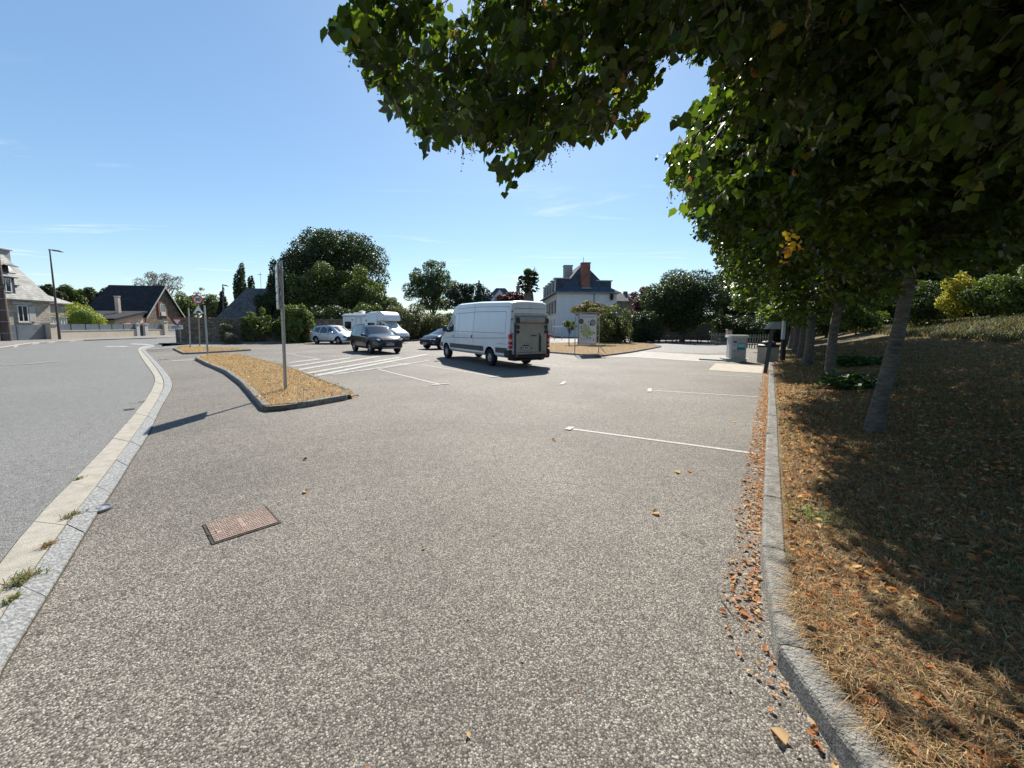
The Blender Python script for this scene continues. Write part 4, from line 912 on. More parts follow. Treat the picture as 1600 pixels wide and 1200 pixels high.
b = MB(); b.prism([(-pw, -ph), (pw, -ph), (pw, ph), (-pw, ph)], 0, .006, 0, M=M); bl = [(-.34, .02), (-.38, -.2), (-.30, -.4), (-.1, -.46), (.1, -.42), (.3, -.34), (.42, -.22), (.36, -.1), (.2, -.12), (.12, 0), (.1, .12), (-.02, .2), (-.12, .32), (-.26, .36), (-.3, .2)]
k = pw/.5; b.prism([(x*k, y*1.0) for x, y in bl], .006, .009, 1, M=M); b.prism([(x*k, y) for x, y in ((.02, -.14), (.14, -.2), (.2, -.28), (.06, -.26))], .009, .011, 2, M=M)
b.prism([(x*k, y) for x, y in ((-.22, .02), (-.06, .06), (0, -.14), (-.12, -.24), (-.24, -.14))], .009, .011, 5, M=M)
for cx, cy, r, mi in ((-.40, .44, .13, 3), (.29, .38, .15, 4)):
    disc(b, r*k*1.05, .006, .010, M, 3, 24, (cx*k, cy)); disc(b, r*k*.85, .010, .012, M, mi if mi == 4 else 6, 24, (cx*k, cy))
b.prism([(x*k, y) for x, y in ((.13, .36), (.08, .2), (.2, .22), (.22, .3))], .006, .010, 3, M=M)
for cx, cy in ((-.40, .16), (-.40, .06), (-.41, -.12), (.03, .42), (.40, -.22), (-.02, -.48), (.14, -.5), (.36, -.62)): b.prism([((cx-.035)*k, cy-.035), ((cx+.035)*k, cy-.035), ((cx+.035)*k, cy+.035), ((cx-.035)*k, cy+.035)], .006, .010, 3, M=M)
b.prism([(-.45*k, -.515), (.45*k, -.515), (.45*k, -.522), (-.45*k, -.522)], .006, .009, 3, M=M)
for i in range(5): b.prism([((-.38+i*.13)*k, -.60), ((-.32+i*.13)*k, -.60), ((-.32+i*.13)*k, -.56), ((-.38+i*.13)*k, -.56)], .006, .009, 4, M=M)
b.build('map_poster', [mat('poster', (.60, .60, .63), rough=.35), mat('map_green', (.32, .38, .14), (.42, .46, .28), 9, .4), mat('map_dkgreen', (.14, .22, .07)), M_SIGNK, mat('map_grey', (.25, .26, .30)), mat('map_drab', (.36, .37, .30)), mat('map_brown', (.12, .12, .08))], t)
text_mesh('poster_title', 'Commune Ploubalay', .098*k/1.0, mat('title_blue', (.05, .10, .32)), t, M @ Matrix.Translation((0, ph-.13, .008)), .001)

# motorhome service point
c = G(1150, 563.2); c.y = 19.0; c.x = (1150.5-800)/FPX*19.0
t = thing('service_point', 'grey concrete motorhome service pillar with a flat cap and a teal poster', 'service point', (c.x, c.y, .02), R_(-14)); cm = mat('cast_concrete', (.30, .30, .29), (.38, .37, .35), 5, .8, bump=.2, bscale=60)
b = MB(); pl = [(-.30, -.34), (.30, -.34), (.36, -.26), (.36, .26), (-.36, .26), (-.36, -.20)]; b.prism(pl, .1, 1.13); b.build('pillar', cm, t)
b = MB(); b.prism([(x*1.22, y*1.22) for x, y in pl], 1.131, 1.25); b.build('cap', mat('cap_concrete', (.45, .44, .41), (.55, .53, .5), 6, .85), t)
b = MB(); b.prism([(x*1.4-.12, y*1.3) for x, y in pl], 0, .13); b.build('plinth', cm, t)
b = MB(); b.box((.12, -.343, .70), (.34, .01, .34), 0); b.box((.12, -.350, .74), (.3, .01, .16), 1); b.box((.1, -.351, .63), (.3, .01, .08), 2)
b.build('poster', [mat('teal', (.06, .28, .34)), mat('teal_pale', (.22, .45, .5)), mat('teal_dark', (.02, .12, .13))], t)
b = MB(); b.box((-.17, -.343, .80), (.2, .01, .5), 0); b.box((-.17, -.351, .93), (.15, .01, .12), 1); b.box((-.17, -.351, .78), (.13, .01, .03), 1); b.build('instruction_plate', [mat('pale_plate', (.45, .45, .50)), mat('violet', (.09, .08, .26))], t)
b = MB(); b.box((.05, -.345, .98), (.4, .008, .06), 0); b.tube([(-.2, -.34, .5), (-.2, -.40, .5), (-.2, -.42, .46)], .018, 8); b.box((-.1, -.36, .52), (.08, .04, .14)); b.build('tap', M_STEEL, t)
# small box on a post behind it
c = P(1139, 520, 22); t = thing('meter_box', 'small beige box with a dark lid on a thin post behind the service pillar', 'box', (c.x, c.y, 0))
b = MB(); b.tube([(0, 0, 0), (0, 0, c.z)], .03, 8); b.build('post', M_DKSTEEL, t); b = MB(); b.box((0, 0, c.z), (.26, .2, .28), 0, bev=.01); b.build('box', mat('beige', (.42, .33, .25), rough=.7), t)
b = MB(); b.box((0, 0, c.z+.17), (.32, .26, .06), 0, bev=.02); b.build('lid', M_DGREY, t)
# litter bin
c = G(1199, 567.5); t = thing('litter_bin', 'square tan litter bin with a black domed lid behind the leaning-top post', 'bin', (c.x, c.y, 0), R_(20)); bm_ = mat('bin_tan', (.36, .30, .22), (.42, .36, .27), 4, .8)
b = MB()
for k in range(5):
    for sx, sy in ((0, -1), (0, 1), (-1, 0), (1, 0)):
        o = (k-2)*.118; b.box((o if sx == 0 else sx*.29, o if sx else sy*.29, .38), (.11 if sx == 0 else .03, .03 if sx == 0 else .11, .72), 0)
b.box((0, 0, .38), (.54, .54, .68), 1); b.build('slatted_body', [bm_, M_DGREY], t)
b = MB(); b.box((0, 0, .80), (.66, .66, .14), 0, bev=.04); b.lathe([(.30, .86), (.27, .98), (.16, 1.04), (0, 1.06)], 18); b.build('lid', M_BLACK, t, 40)
# post with slanted box, second post
c = G(1195.5, 583.3); top = P(1207, 512, c.y); d = top-c; t = thing('slanted_top_post', 'dark post with a pale slanted box on top, beside the litter bin', 'post', c)
b = MB(); b.tube([(0, 0, 0), d], .075, 4); b.build('post', M_DGREY, t); b = MB(); M = Matrix.Translation(d+Vector((0, 0, -.05)))
b.prism([(-.25, 0), (.22, 0), (.22, .26), (-.0, .26)], -.12, .12, 0, M=M @ Matrix(((1, 0, 0, 0), (0, 0, 1, 0), (0, 1, 0, 0), (0, 0, 0, 1)))); b.build('slanted_box', mat('box_grey', (.27, .27, .25), rough=.6), t)
c = G(1222.5, 568); c.z = bz(c.x, c.y); top = P(1226, 508, c.y); d = top-c; t = thing('marker_post', 'black post with a pale grey strip under the lindens, right of the bin', 'post', c)
b = MB(); b.box(d/2, (.17, .12, d.z), 0); b.build('post', M_BLACK, t); b = MB(); b.box(d+Vector((-.06, -.03, -.22)), (.12, .12, .85), 0, bev=.01); b.build('strip', mat('pale_strip', (.5, .52, .5)), t)

# covers in the asphalt
q = [G(*p) for p in ((318.5, 822), (413.5, 794), (436.5, 817.5), (336.5, 848.5))]; c = sum(q, Vector())/4; ex = ((q[1]-q[0])+(q[2]-q[3]))/2; ey = ((q[0]-q[3])+(q[1]-q[2]))/2
t = thing('access_cover', 'rectangular rusty pink iron cover with rows of slots set in the asphalt', 'manhole cover', (c.x, c.y, 0), math.atan2(ex.y, ex.x)); w2, h2 = ex.length/2, ey.length/2
im = mat('rust_iron', (.22, .145, .115), (.31, .22, .18), 14, .75, bump=.5, bscale=60)
b = MB(); b.box((0, 0, .003), (2*w2+.03, 2*h2+.03, .008)); b.build('frame', M_JOINT, t); b = MB(); b.box((0, 0, .008), (2*w2-.012, 2*h2-.012, .010), 0); b.build('cover', im, t)
b = MB(); nc = 11
for i in range(nc):
    x = -w2+(i+.5)*2*w2/nc
    if i % 1 == 0 and i: b.box((x-w2/nc, 0, .0135), (.0035, 2*h2-.03, .001), 0)
    for j in range(11):
        y = -h2+.03+j*(2*h2-.06)/10
        if (i in (5,) and 2 < j < 9) or ((x+.20)**2+(y+.03)**2 < .0025): continue
        b.box((x, y, .0138), (.022, .009, .0015), 0)
b.lathe([(.028, .0132), (.028, .0148), (.020, .0148), (.020, .0135)], 16, (-.2, -.03, 0)); b.build('slot_pattern', M_JOINT, t)
c = G(156, 797.3); t = thing('valve_cover', 'small round grey iron valve cover beside the granite edging', 'valve cover', c); b = MB(); b.lathe([(.085, -.01), (.085, .024), (.068, .024), (.064, .019), (.035, .019), (.03, .023), (0, .023)], 24); b.build('lid', mat('iron_grey', (.20, .20, .21), rough=.5, metal=.5), t, 40)
c = G(202, 640); t = thing('road_valve_cover', 'tiny dark oval cover in the road beside the gutter', 'valve cover', (c.x, c.y, 0)); b = MB(); b.lathe([(.08, 0), (.08, .012), (0, .014)], 16); b.build('lid', M_DGREY, t, 40)

# weeds along the edging
def weed(px, py, n, sp, h, lab, z=.015, mats=None, base=None):
    c = base or G(px, py, z); p = np.column_stack([RNG.normal(0, sp, n), RNG.normal(0, sp*1.4, n), np.zeros(n)]); o = blades('weed', p, h, .006, mats or [M_GRASS[1], M_GRASS[0], M_STRAW[1]], [.5, .25, .25] if mats is None else [1/len(mats)]*len(mats), bend=1.0); o.location = c
    return tag(o, lab, 'weed', 'weeds in the gutter joint')
weed(114, 806, 90, .026, .045, 'green weed tuft growing beside the round valve cover')
weed(76, 852, 60, .018, .04, 'small reddish weed in the joint below the round valve cover', mats=[M_LITTER[1], M_GRASS[1]])
weed(38, 905, 170, .032, .05, 'largest weed patch in the edging joint near the left border')
weed(20, 938, 60, .016, .04, 'straggly weed running to the left border of the photo')
weed(124, 748, 50, .015, .03, 'faint weed on the road side of the gutter')
weed(222, 628, 40, .025, .04, 'tiny weed where the gutter starts to curve')
c = G(1256, 838); weed(0, 0, 260, .085, .10, 'bright green weed sprouting from the bank beside the kerb', mats=[mat('weed_green', (.10, .20, .03), rough=.5, trans=.3), M_GRASS[0]], base=Vector((2.45, 2.95, bz(2.45, 2.95))))
# loose things on the asphalt
loose = [(1030, 803, .07, 2), (1162, 857, .05, 3), (481, 770, .06, 2), (664, 857, .03, 2), (1228, 1166, .07, 2), (1172, 856, .04, 0), (1155, 957, .05, 0), (868, 688, .06, 0), (1062, 740, .07, 2), (733, 1155, .025, 2), (1080, 738, .05, 0), (480, 718, .05, 3), (900, 600, .06, 2), (1150, 660, .06, 2)]
loose_lab = ['pale dead leaf lying left of the nearest bend in the kerb leaf ribbon', 'dark curled leaf on the asphalt just left of the kerb, near the red twig', 'pale leaf on the asphalt up and right of the access cover', 'tiny pale leaf speck on open asphalt right of the access cover', 'large tan leaf at the bottom edge beside the nearest kerb stone', 'small orange leaf beside the dark curled leaf near the kerb', 'orange leaf touching the upper end of the thin reddish twig', 'orange leaf below the near white bay line end', 'pale leaf in mid asphalt below the near white bay line', 'tiny pale leaf near the bottom edge, left of the nearest kerb stone', 'small orange leaf beside the pale one below the near bay line', 'dark leaf alone in the middle left of the car park', 'pale leaf near the short white mark behind the van', 'pale leaf between the two long bay lines near the kerb']
for i, (x, y, s, mi) in enumerate(loose):
    az = random.uniform(0, 6.3); LV = leaf_verts(np.array([[0, 0, .006]]), np.array([[math.cos(az), math.sin(az), .1]]), np.array([[.1, 0, 1]]), np.array([s]), .42, .35)
    o = leaf_mesh('dead_leaf', LV, np.array([0]), [M_LITTER[mi]]); o.location = G(x, y); tag(o, loose_lab[i], 'leaf', 'single dead leaves on the asphalt')
def twig(pts, r, lab, m=M_LITTER[3]):
    b = MB(); P0 = Vector(pts[0]); b.tube([Vector(p)-P0 for p in pts], r, 5); o = b.build('fallen_twig', m); o.location = P0; tag(o, lab, 'twig')
g = [G(x, y, .01) for x, y in ((1126, 935), (1143, 958), (1168, 978))]; twig(g, .003, 'thin reddish twig on the asphalt left of the kerb')
g = [G(x, y, .01) for x, y in ((1066, 833), (1085, 842), (1105, 850))]; twig(g, .0025, 'fine dark twig in the middle of the car park')
g = []
for x, y in ((1430, 1055), (1466, 1040), (1490, 1018), (1496, 998), (1508, 990)):
    q = G(x, y, .13); g.append((q.x, q.y, bz(q.x, q.y)+.035))
twig(g, .004, 'pale green curved stalk lying on the straw of the bank', mat('green_stalk', (.35, .38, .12), rough=.6))
# picnic tables and fence at the back
def picnic(px, Y, lab):
    c = P(px, 530, Y); t = thing('picnic_table', lab, 'picnic table', (c.x, c.y, 0), .3, 'picnic tables in the shade'); wm = mat('dark_wood', (.08, .045, .03), (.12, .07, .045), 8, .8)
    b = MB()
    for i in range(5): b.box((0, (i-2)*.15, .74), (1.9, .14, .04))
    b.build('tabletop', wm, t)
    for s in (-1, 1):
        b = MB()
        for i in range(2): b.box((0, s*(.68+i*.14), .44), (1.9, .13, .04))
        b.build('seat', wm, t); b = MB(); b.box((s*.65, 0, .40), (.06, 1.5, .08)); b.box((s*.65, .42, .35), (.06, .08, .82), M=Matrix.Rotation(.35, 3, 'X')); b.box((s*.65, -.42, .35), (.06, .08, .82), M=Matrix.Rotation(-.35, 3, 'X')); b.build('leg', wm, t)
picnic(1054, 39, 'dark wooden picnic table under the left part of the round tree'); picnic(1093, 40, 'dark wooden picnic table nearer the paling fence')
def paling(x0, x1, Y0, Y1, lab):
    a, c = P(x0, 530, Y0), P(x1, 530, Y1); a.z = c.z = 0; L = (c-a).length; t = thing('paling_fence', lab, 'fence', a, math.atan2((c-a).y, (c-a).x)); pm = mat('grey_paling', (.26, .25, .22), (.34, .32, .28), 9, .85)
    n = int(L/.22)
    for i in range(n):
        b = MB(); x = (i+.5)*L/n; b.box((0, 0, .55), (.09, .025, 1.1), M=Matrix.Rotation(random.uniform(-.08, .12), 3, 'Y')); o = b.build('pale', pm, t); o.location = (x, 0, 0)
    b = MB()
    for z in (.3, .85): b.box((L/2, .03, z), (L, .03, .07))
    b.build('rail', pm, t)
paling(1110, 1136, 37, 37.6, 'grey paling fence in the shade left of the service pillar'); paling(1166, 1206, 31, 31.5, 'grey paling fence between the service pillar and the bin')
# bicycle-shelter like rail by the white house
c = P(872, 526, 48); t = thing('barrier', 'small pale metal barrier in front of the white house corner', 'barrier', (c.x, c.y, 0)); b = MB()
for x in (-.45, .45): b.tube([(x, 0, 0), (x, 0, 1.55)], .04, 8)
b.build('leg', M_STEEL, t); b = MB(); b.box((0, 0, 1.6), (1.3, .3, .12)); b.build('top_bar', M_SIGNW, t)
# ---------------------------------------------------------------- buildings and walls
M_SLATE = masonry('old_slate', ((.30, .29, .27), (.40, .39, .36)), (.16, .155, .15), 1.0, .28, .2, .012, .4, warp=.02)
M_SLATED = masonry('dark_slate', ((.020, .022, .027), (.035, .038, .045)), (.012, .012, .014), 1.0, .28, .2, .01, .3, warp=.01)
M_SLATEB = masonry('blue_slate', ((.055, .065, .085), (.08, .09, .115)), (.035, .04, .05), 1.0, .3, .2, .01, .3, warp=.01)
M_SLATEG = masonry('grey_slate', ((.085, .085, .085), (.13, .13, .13)), (.05, .05, .05), 1.0, .28, .2, .012, .4, warp=.03)
M_RUBBLE = masonry('rubble', ((.15, .115, .085), (.27, .22, .17)), (.12, .10, .08), 1.0, .36, .17, .022, .9, warp=.45)
M_RUBBLED = masonry('rubble_dark', ((.15, .115, .085), (.28, .225, .175)), (.10, .08, .065), 1.0, .34, .16, .026, 1.0, warp=.5)
M_RENDER = mat('render_cream', (.50, .43, .34), (.58, .50, .40), 1.2, .9, bump=.2, bscale=40)
M_STONEW = masonry('pale_stone', ((.36, .31, .25), (.50, .44, .36)), (.30, .27, .22), 1.0, .5, .24, .02, .5, warp=.08)
M_RENDERW = mat('render_white', (.67, .665, .655), (.74, .735, .725), .8, .9, bump=.15, bscale=30)
M_BRICK = masonry('brick', ((.24, .07, .045), (.33, .11, .07)), (.2, .15, .12), 1.0, .24, .09, .012, .4, warp=.01)
M_TRIM = mat('pale_trim', (.42, .41, .38), (.50, .49, .46), 5, .8)
M_FRAME = mat('window_frame', (.60, .61, .62), rough=.4)
M_PANEL = mat('fence_panel', (.13, .16, .19), (.16, .19, .22), 1.5, .45, metal=.2)
def on_line(px, off):
    b0 = S0+SN*off; k = (px-800)/FPX; t = (k*b0.y-b0.x)/(SA.x-k*SA.y); return t, b0+SA*t
SRZ = math.atan2(SA.y, SA.x)
def house_body(t, x0, x1, y0, y1, ze, wall, roof, zr, rx0, rx1, ry, over=.3, gable=(0, 0), axis='x', thick=.0, roofname='roof'):
    """walls plus a roof with its ridge along x at y=ry from rx0 to rx1; gable flags close the ends with wall"""
    b = MB(); b.prism([(x0, y0), (x1, y0), (x1, y1), (x0, y1)], -.3, ze)
    for flag, x, s in ((gable[0], x0, 1), (gable[1], x1, -1)):
        if flag: b.add([(x+s*.01, y0+.02, ze-.02), (x+s*.01, y1-.02, ze-.02), (x+s*.01, ry, zr-.05), (x+s*.3, y0+.02, ze-.02), (x+s*.3, y1-.02, ze-.02), (x+s*.3, ry, zr-.05)], [(0, 1, 2), (5, 4, 3), (0, 2, 5, 3), (2, 1, 4, 5)])
    b.build('wall', wall, t)
    o = over; E = [(x0-o, y0-o, ze-.05), (x1+o, y0-o, ze-.05), (x1+o, y1+o, ze-.05), (x0-o, y1+o, ze-.05)]; Rg = [(rx0-(o if gable[0] else 0), ry, zr), (rx1+(o if gable[1] else 0), ry, zr)]
    V = E+Rg+[(a, b_, c-.14) for a, b_, c in E+Rg]; fs = [(0, 1, 5, 4), (2, 3, 4, 5)]
    if not gable[0]: fs.append((3, 0, 4))
    if not gable[1]: fs.append((1, 2, 5))
    low = [tuple(i+6 for i in f[::-1]) for f in fs]; sides = [(0, 1, 7, 6), (2, 3, 9, 8)]+([(3, 0, 6, 9)] if not gable[0] else [(3, 4, 10, 9), (4, 0, 6, 10)])+([(1, 2, 8, 7)] if not gable[1] else [(1, 5, 11, 7), (5, 2, 8, 11)])
    rb = MB(); rb.add(V, fs+low+sides); return rb.build(roofname, roof, t)
def window(t, c, wd, h, nrm='-y', shut=None, mull=1, sill=True, name='window'):
    b = MB(); x, y, z = c; s = -1 if nrm == '-y' else 1
    if nrm in ('-y', '+y'): B = lambda dx, dz, w_, h_, dep, off, mi: b.box((x+dx, y+s*off, z+dz), (w_, dep, h_), mi)
    else:
        s = -1 if nrm == '-x' else 1; B = lambda dx, dz, w_, h_, dep, off, mi: b.box((x+s*off, y+dx, z+dz), (dep, w_, h_), mi)
    B(0, 0, wd-.06, h-.06, .04, .0, 1)
    for dx in (-wd/2, wd/2): B(dx, 0, .09, h+.09, .09, .02, 0)
    for dz in (-h/2, h/2): B(0, dz, wd-.085, .09, .088, .02, 0)
    for k in range(mull): B(-wd/2+(k+1)*wd/(mull+1), 0, .07, h-.08, .07, .015, 0)
    if sill: B(0, -h/2-.1, wd+.3, .09, .2, .06, 2)
    if shut:
        for dx in (-1, 1): B(dx*(wd/2+.28), 0, .42, h, .05, .05, 3)
    return b.build(name, [M_FRAME, M_GLASS, M_TRIM, shut or M_TRIM], t)
# House at the left border
k, c = on_line(84, -2.2); ze = zat(84, 470, c.y); zr = zat(34, 405, c.y-.3)+.85
t = thing('stone_house', 'pale stone house with weathered grey slate roof, dormer and wide chimney at the left border', 'house', (c.x, c.y, 0), SRZ)
house_body(t, -15, 0, 0, 6.6, ze, M_STONEW, M_SLATE, zr, -14, -1.0, 3.1, .25)
def lx(px, off): return on_line(px, off)[0]-k
wx0, wx1 = lx(32, -2.2), lx(47, -2.2); wz = zat(40, 490.5, c.y-1.5); window(t, ((wx0+wx1)/2, -.02, wz), (wx1-wx0), 1.5)
b = MB(); b.box(((wx0+wx1)/2, -.06, wz+1.0), (wx1-wx0+.9, .1, .28)); b.box((wx1+.42, -.05, wz), (.6, .08, 1.5)); b.build('lintel', M_TRIM, t)
b = MB(); b.box((-7.5, -.33, ze-.12), (15.4, .12, .14)); b.build('gutter', M_DKSTEEL, t)
cx = lx(21, -5.2); b = MB(); zc_ = zat(20, 388, c.y-2); cx -= .25; b.box((cx, 3.1, (zr-2.2+zc_)/2), (1.1, .8, zc_-zr+2.2)); b.box((cx, 3.1, zc_+.05), (1.35, 1.05, .1)); b.build('chimney', mat('chimney_render', (.27, .26, .25), (.34, .33, .31), 2, .9), t)
dxx = lx(4, -2.9); b = MB(); b.box((dxx, 1.2, ze+1.15), (1.9, 2.2, 1.5)); b.box((dxx, 1.1, ze+1.94), (2.1, 2.5, .1)); b.build('dormer', mat('dormer_clad', (.03, .03, .045), rough=.6), t); window(t, (dxx+.1, .08, ze+1.2), .9, 1.2, sill=False)
sx = lx(33, -3.4); 
def on_roof(y): return ze-.05+(zr-ze+.05)*(y+.25)/(3.35)
b = MB(); y = 1.75; a = math.atan2(zr-ze, 3.35); b.box((sx, y, on_roof(y)+.05), (1.0, 1.1, .08), 0, M=Matrix.Rotation(a, 3, 'X')); b.box((sx, y, on_roof(y)+.10), (.8, .9, .04), 1, M=Matrix.Rotation(a, 3, 'X'))
b.box((sx, y-.25, on_roof(y)+.35), (1.0, .8, .05), 1, M=Matrix.Rotation(a*.35, 3, 'X')); b.build('skylight', [M_DGREY, M_GLASS], t)
b = MB(); b.box((lx(38, -2.6), .6, on_roof(.6)+.06), (.3, .3, .12)); b.build('roof_vent', M_DGREY, t)
# dark roofed building directly behind it
c2 = on_line(12, -9)[1]; t = thing('dark_roofed_house', 'dark roof rising behind the wide chimney at the left border', 'house', (c2.x, c2.y, 0), SRZ)
house_body(t, -9, 1.5, 0, 5, zat(12, 425, c2.y), M_RENDER, M_SLATED, zat(5, 391, c2.y), -9, -1.5, 2.5, .2)
# roof between stone house and shrubs
k3, c3 = on_line(116, -13); t = thing('back_house', 'house with a pale sunlit roof slope peeking out right of the stone house', 'house', (c3.x, c3.y, 0), SRZ)
house_body(t, -11, 0, 0, 7, zat(115, 474, c3.y), M_RENDER, M_SLATE, zat(86, 453, c3.y), -11, -2.2, 3.0, .3)
# gabled stone house
k2, c4 = on_line(231, -4.5); kk = on_line(287, -4.5)[0]-k2; A = c4; ze2 = zat(231, 492, A.y); zr2 = zat(257, 447, A.y+3.5)
t = thing('gabled_house', 'brown stone gabled house with a big black slate roof and a cream lean-to', 'house', (A.x, A.y, 0), SRZ); Lg = kk
b = MB(); b.prism([(0, 0), (Lg, 0), (Lg, 8), (0, 8)], -.3, ze2); b.add([(.02, .01, ze2-.02), (Lg-.02, .01, ze2-.02), (Lg/2, .01, zr2-.1), (.02, .35, ze2-.02), (Lg-.02, .35, ze2-.02), (Lg/2, .35, zr2-.1)], [(0, 1, 2), (5, 4, 3), (0, 2, 5, 3), (2, 1, 4, 5)]); b.build('wall', M_RUBBLE, t)
rb = MB(); o = .35; yb = 8.0
for s, xe in ((0, -o), (1, Lg+o)):
    z0 = ze2-.25; vs = [(xe, -o, z0), (Lg/2, -o, zr2+.05), (Lg/2, 7.0, zr2+.05), (xe, yb, z0)]; vs += [(p, q, r-.16) for p, q, r in vs]
    rb.add(vs, [(0, 1, 2, 3), (7, 6, 5, 4), (0, 4, 5, 1), (1, 5, 6, 2), (2, 6, 7, 3), (3, 7, 4, 0)])
rb.build('roof', M_SLATED, t)
b = MB()
for s, xe in ((0, -o), (1, Lg+o)):
    vs = [(xe, -o-.06, ze2-.30), (Lg/2, -o-.06, zr2+.0), (Lg/2, -o-.06, zr2-.28), (xe, -o-.06, ze2-.58)]; vs += [(p, q+.05, r) for p, q, r in vs]
    b.add(vs, [(0, 1, 2, 3), (7, 6, 5, 4), (0, 4, 5, 1), (1, 5, 6, 2), (2, 6, 7, 3), (3, 7, 4, 0)])
b.build('bargeboard', M_TRIM, t)
gz = zat(258, 484, A.y+3.5); gx = on_line(257.5, -4.5)[0]-k2; window(t, (gx, -.03, gz), .95, 1.7, mull=1, sill=False)
b = MB(); b.box((gx-.75, -.04, gz), (.36, .1, 2.1)); b.box((gx+.75, -.04, gz), (.36, .1, 2.1)); b.box((gx, -.04, gz+1.1), (1.8, .12, .25)); b.build('brick_surround', M_BRICK, t)
b = MB(); b.box((gx, -.12, gz-.62), (.95, .06, .6)); b.build('balustrade', M_FRAME, t)
b = MB(); b.box((gx-.6, -.05, gz-2.4), (1.7, .12, .5), 1); b.box((gx-.5, -.07, gz-2.6), (1.2, .1, .3), 0); b.build('door_lintel', [M_TRIM, M_BRICK], t)
lw_ = k2-on_line(184, -4.5)[0]; z1, z2 = zat(229, 490, A.y), zat(184, 500.5, A.y-lw_)
b = MB(); b.add([(-lw_, .1, -.3), (-.01, .1, -.3), (-.01, .1, z1), (-lw_, .1, z2), (-lw_, 6.5, -.3), (-.01, 6.5, -.3), (-.01, 6.5, z1), (-lw_, 6.5, z2)], [(0, 1, 2, 3), (7, 6, 5, 4), (0, 4, 5, 1), (1, 5, 6, 2), (2, 6, 7, 3), (3, 7, 4, 0)]); b.build('lean_to', M_RENDER, t)
b = MB(); b.add([(-lw_-.6, -.3, z2+.0), (-.0, -.3, z1+.12), (0, 6.8, z1+.12), (-lw_-.6, 6.8, z2), (-lw_-.6, -.3, z2+.22), (-.0, -.3, z1+.36), (0, 6.8, z1+.36), (-lw_-.6, 6.8, z2+.22)], [(0, 1, 2, 3), (7, 6, 5, 4), (0, 4, 5, 1), (1, 5, 6, 2), (2, 6, 7, 3), (3, 7, 4, 0)]); b.build('lean_to_roof', M_SLATED, t)
b = MB(); b.box((-lw_/2-.4, 3, z2+.62), (lw_*.8, 4.2, .1), 0, M=Matrix.Rotation(-.18, 3, 'Y')); b.build('roof_light_strip', M_SLATEG, t)  # paler slate sheet painting the lit top of the lean-to roof
b = MB(); b.box((-1.6, 2.2, z1+1.0), (.42, .42, 2.5), 0); b.box((-1.6, 2.2, z1+2.28), (.52, .52, .1), 1); b.build('chimney', [M_RENDER, M_TRIM], t)
b = MB()
for i in range(2): b.lathe([(0, 0), (.9, .0), (1.0, .06), (0, .25)], 14, (-1.0-i*2.6, -.1, z2-.55)); 
b.build('door_canopy', M_BRICK, t)
k5, c5 = on_line(308, -8); t = thing('slate_annex', 'pale slate roof sloping down right of the stone gable, behind the wall', 'house', (c5.x, c5.y, 0), SRZ)
house_body(t, -9, 0, 0, 6, zat(308, 494, c5.y), M_RENDER, M_SLATE, zat(278, 467, c5.y-2), -9, -3.2, 3.0, .2)
# grey roof behind the wall
xL, xR = P(342, 495, 50).x, P(468, 495, 50).x; t = thing('grey_roofed_house', 'house behind the stone wall of which only a steep grey hipped slate roof shows', 'house', (xL, 50, 0))
r0, r1 = P(384, 450, 53.5).x-xL, P(428, 450, 53.5).x-xL; house_body(t, 0, xR-xL, 0, 8, zat(345, 497.5, 50), M_RUBBLE, M_SLATEG, zat(400, 450.5, 53.5), r0, r1, 3.6, .3)
b = MB(); ax = P(403, 440, 53).x-xL; z0 = zat(403, 452, 53); b.tube([(ax, 3.6, z0-.3), (ax, 3.6, z0+2.3)], .025, 6); b.box((ax-.1, 3.6, z0+2.0), (.5, .04, .04))
for i in range(4): b.box((ax-.25+i*.12, 3.6, z0+2.0), (.02, .5, .02))
b.build('aerial', M_STEEL, t)
# far villa with white dormer gable
Y = 84; x0 = P(748, 470, Y).x; x1 = P(843, 470, Y).x; t = thing('far_villa', 'distant villa with dark hipped roofs and a white arched gable behind the van', 'house', (x0, Y, 0)); w_ = x1-x0
house_body(t, -3, w_, 0, 9, zat(800, 474, Y), M_RENDERW, M_SLATEB, zat(800, 459, Y+3), 1, w_-5.5, 4, .3)
g0, g1 = P(762, 470, Y).x-x0, P(803, 470, Y).x-x0; zt = zat(780, 449, Y)
V = [(g0-.4, -1.2, zat(780, 469, Y)), (g1+.4, -1.2, zat(780, 469, Y)), (g1+.4, 6, zat(780, 469, Y)), (g0-.4, 6, zat(780, 469, Y)), (g0+1.7, 1.6, zt), (g1-1.9, 1.6, zt)]
b = MB(); b.add(V, [(0, 1, 5, 4), (1, 2, 5), (2, 3, 4, 5), (3, 0, 4), (3, 2, 1, 0)]); b.build('hipped_roof', M_SLATEB, t); gc = P(781, 460, Y).x-x0
b = MB(); za, zb = zat(781, 452.5, Y-1.6), zat(781, 474, Y-1.6); b.add([(gc-2.3, -1.6, zb), (gc+2.3, -1.6, zb), (gc, -1.6, za), (gc-2.3, .9, zb), (gc+2.3, .9, zb), (gc, .9, za)], [(0, 1, 2), (5, 4, 3), (0, 2, 5, 3), (2, 1, 4, 5), (0, 3, 4, 1)]); b.build('gable', mat('gable_white', (.62, .62, .62)), t)
b = MB(); M = Matrix.Translation((gc+.1, -1.64, zb+.1)) @ Matrix.Rotation(math.pi/2, 4, 'X'); b.prism([(1.35*math.cos(a), 1.35*math.sin(a)) for a in [math.pi*i/12 for i in range(13)]], 0, .06, 0, M=M); b.prism([(1.1*math.cos(a), 1.1*math.sin(a)) for a in [math.pi*i/12 for i in range(13)]], .06, .08, 1, M=M); b.build('arched_window', [M_TRIM, mat('arch_tan', (.30, .27, .22))], t)
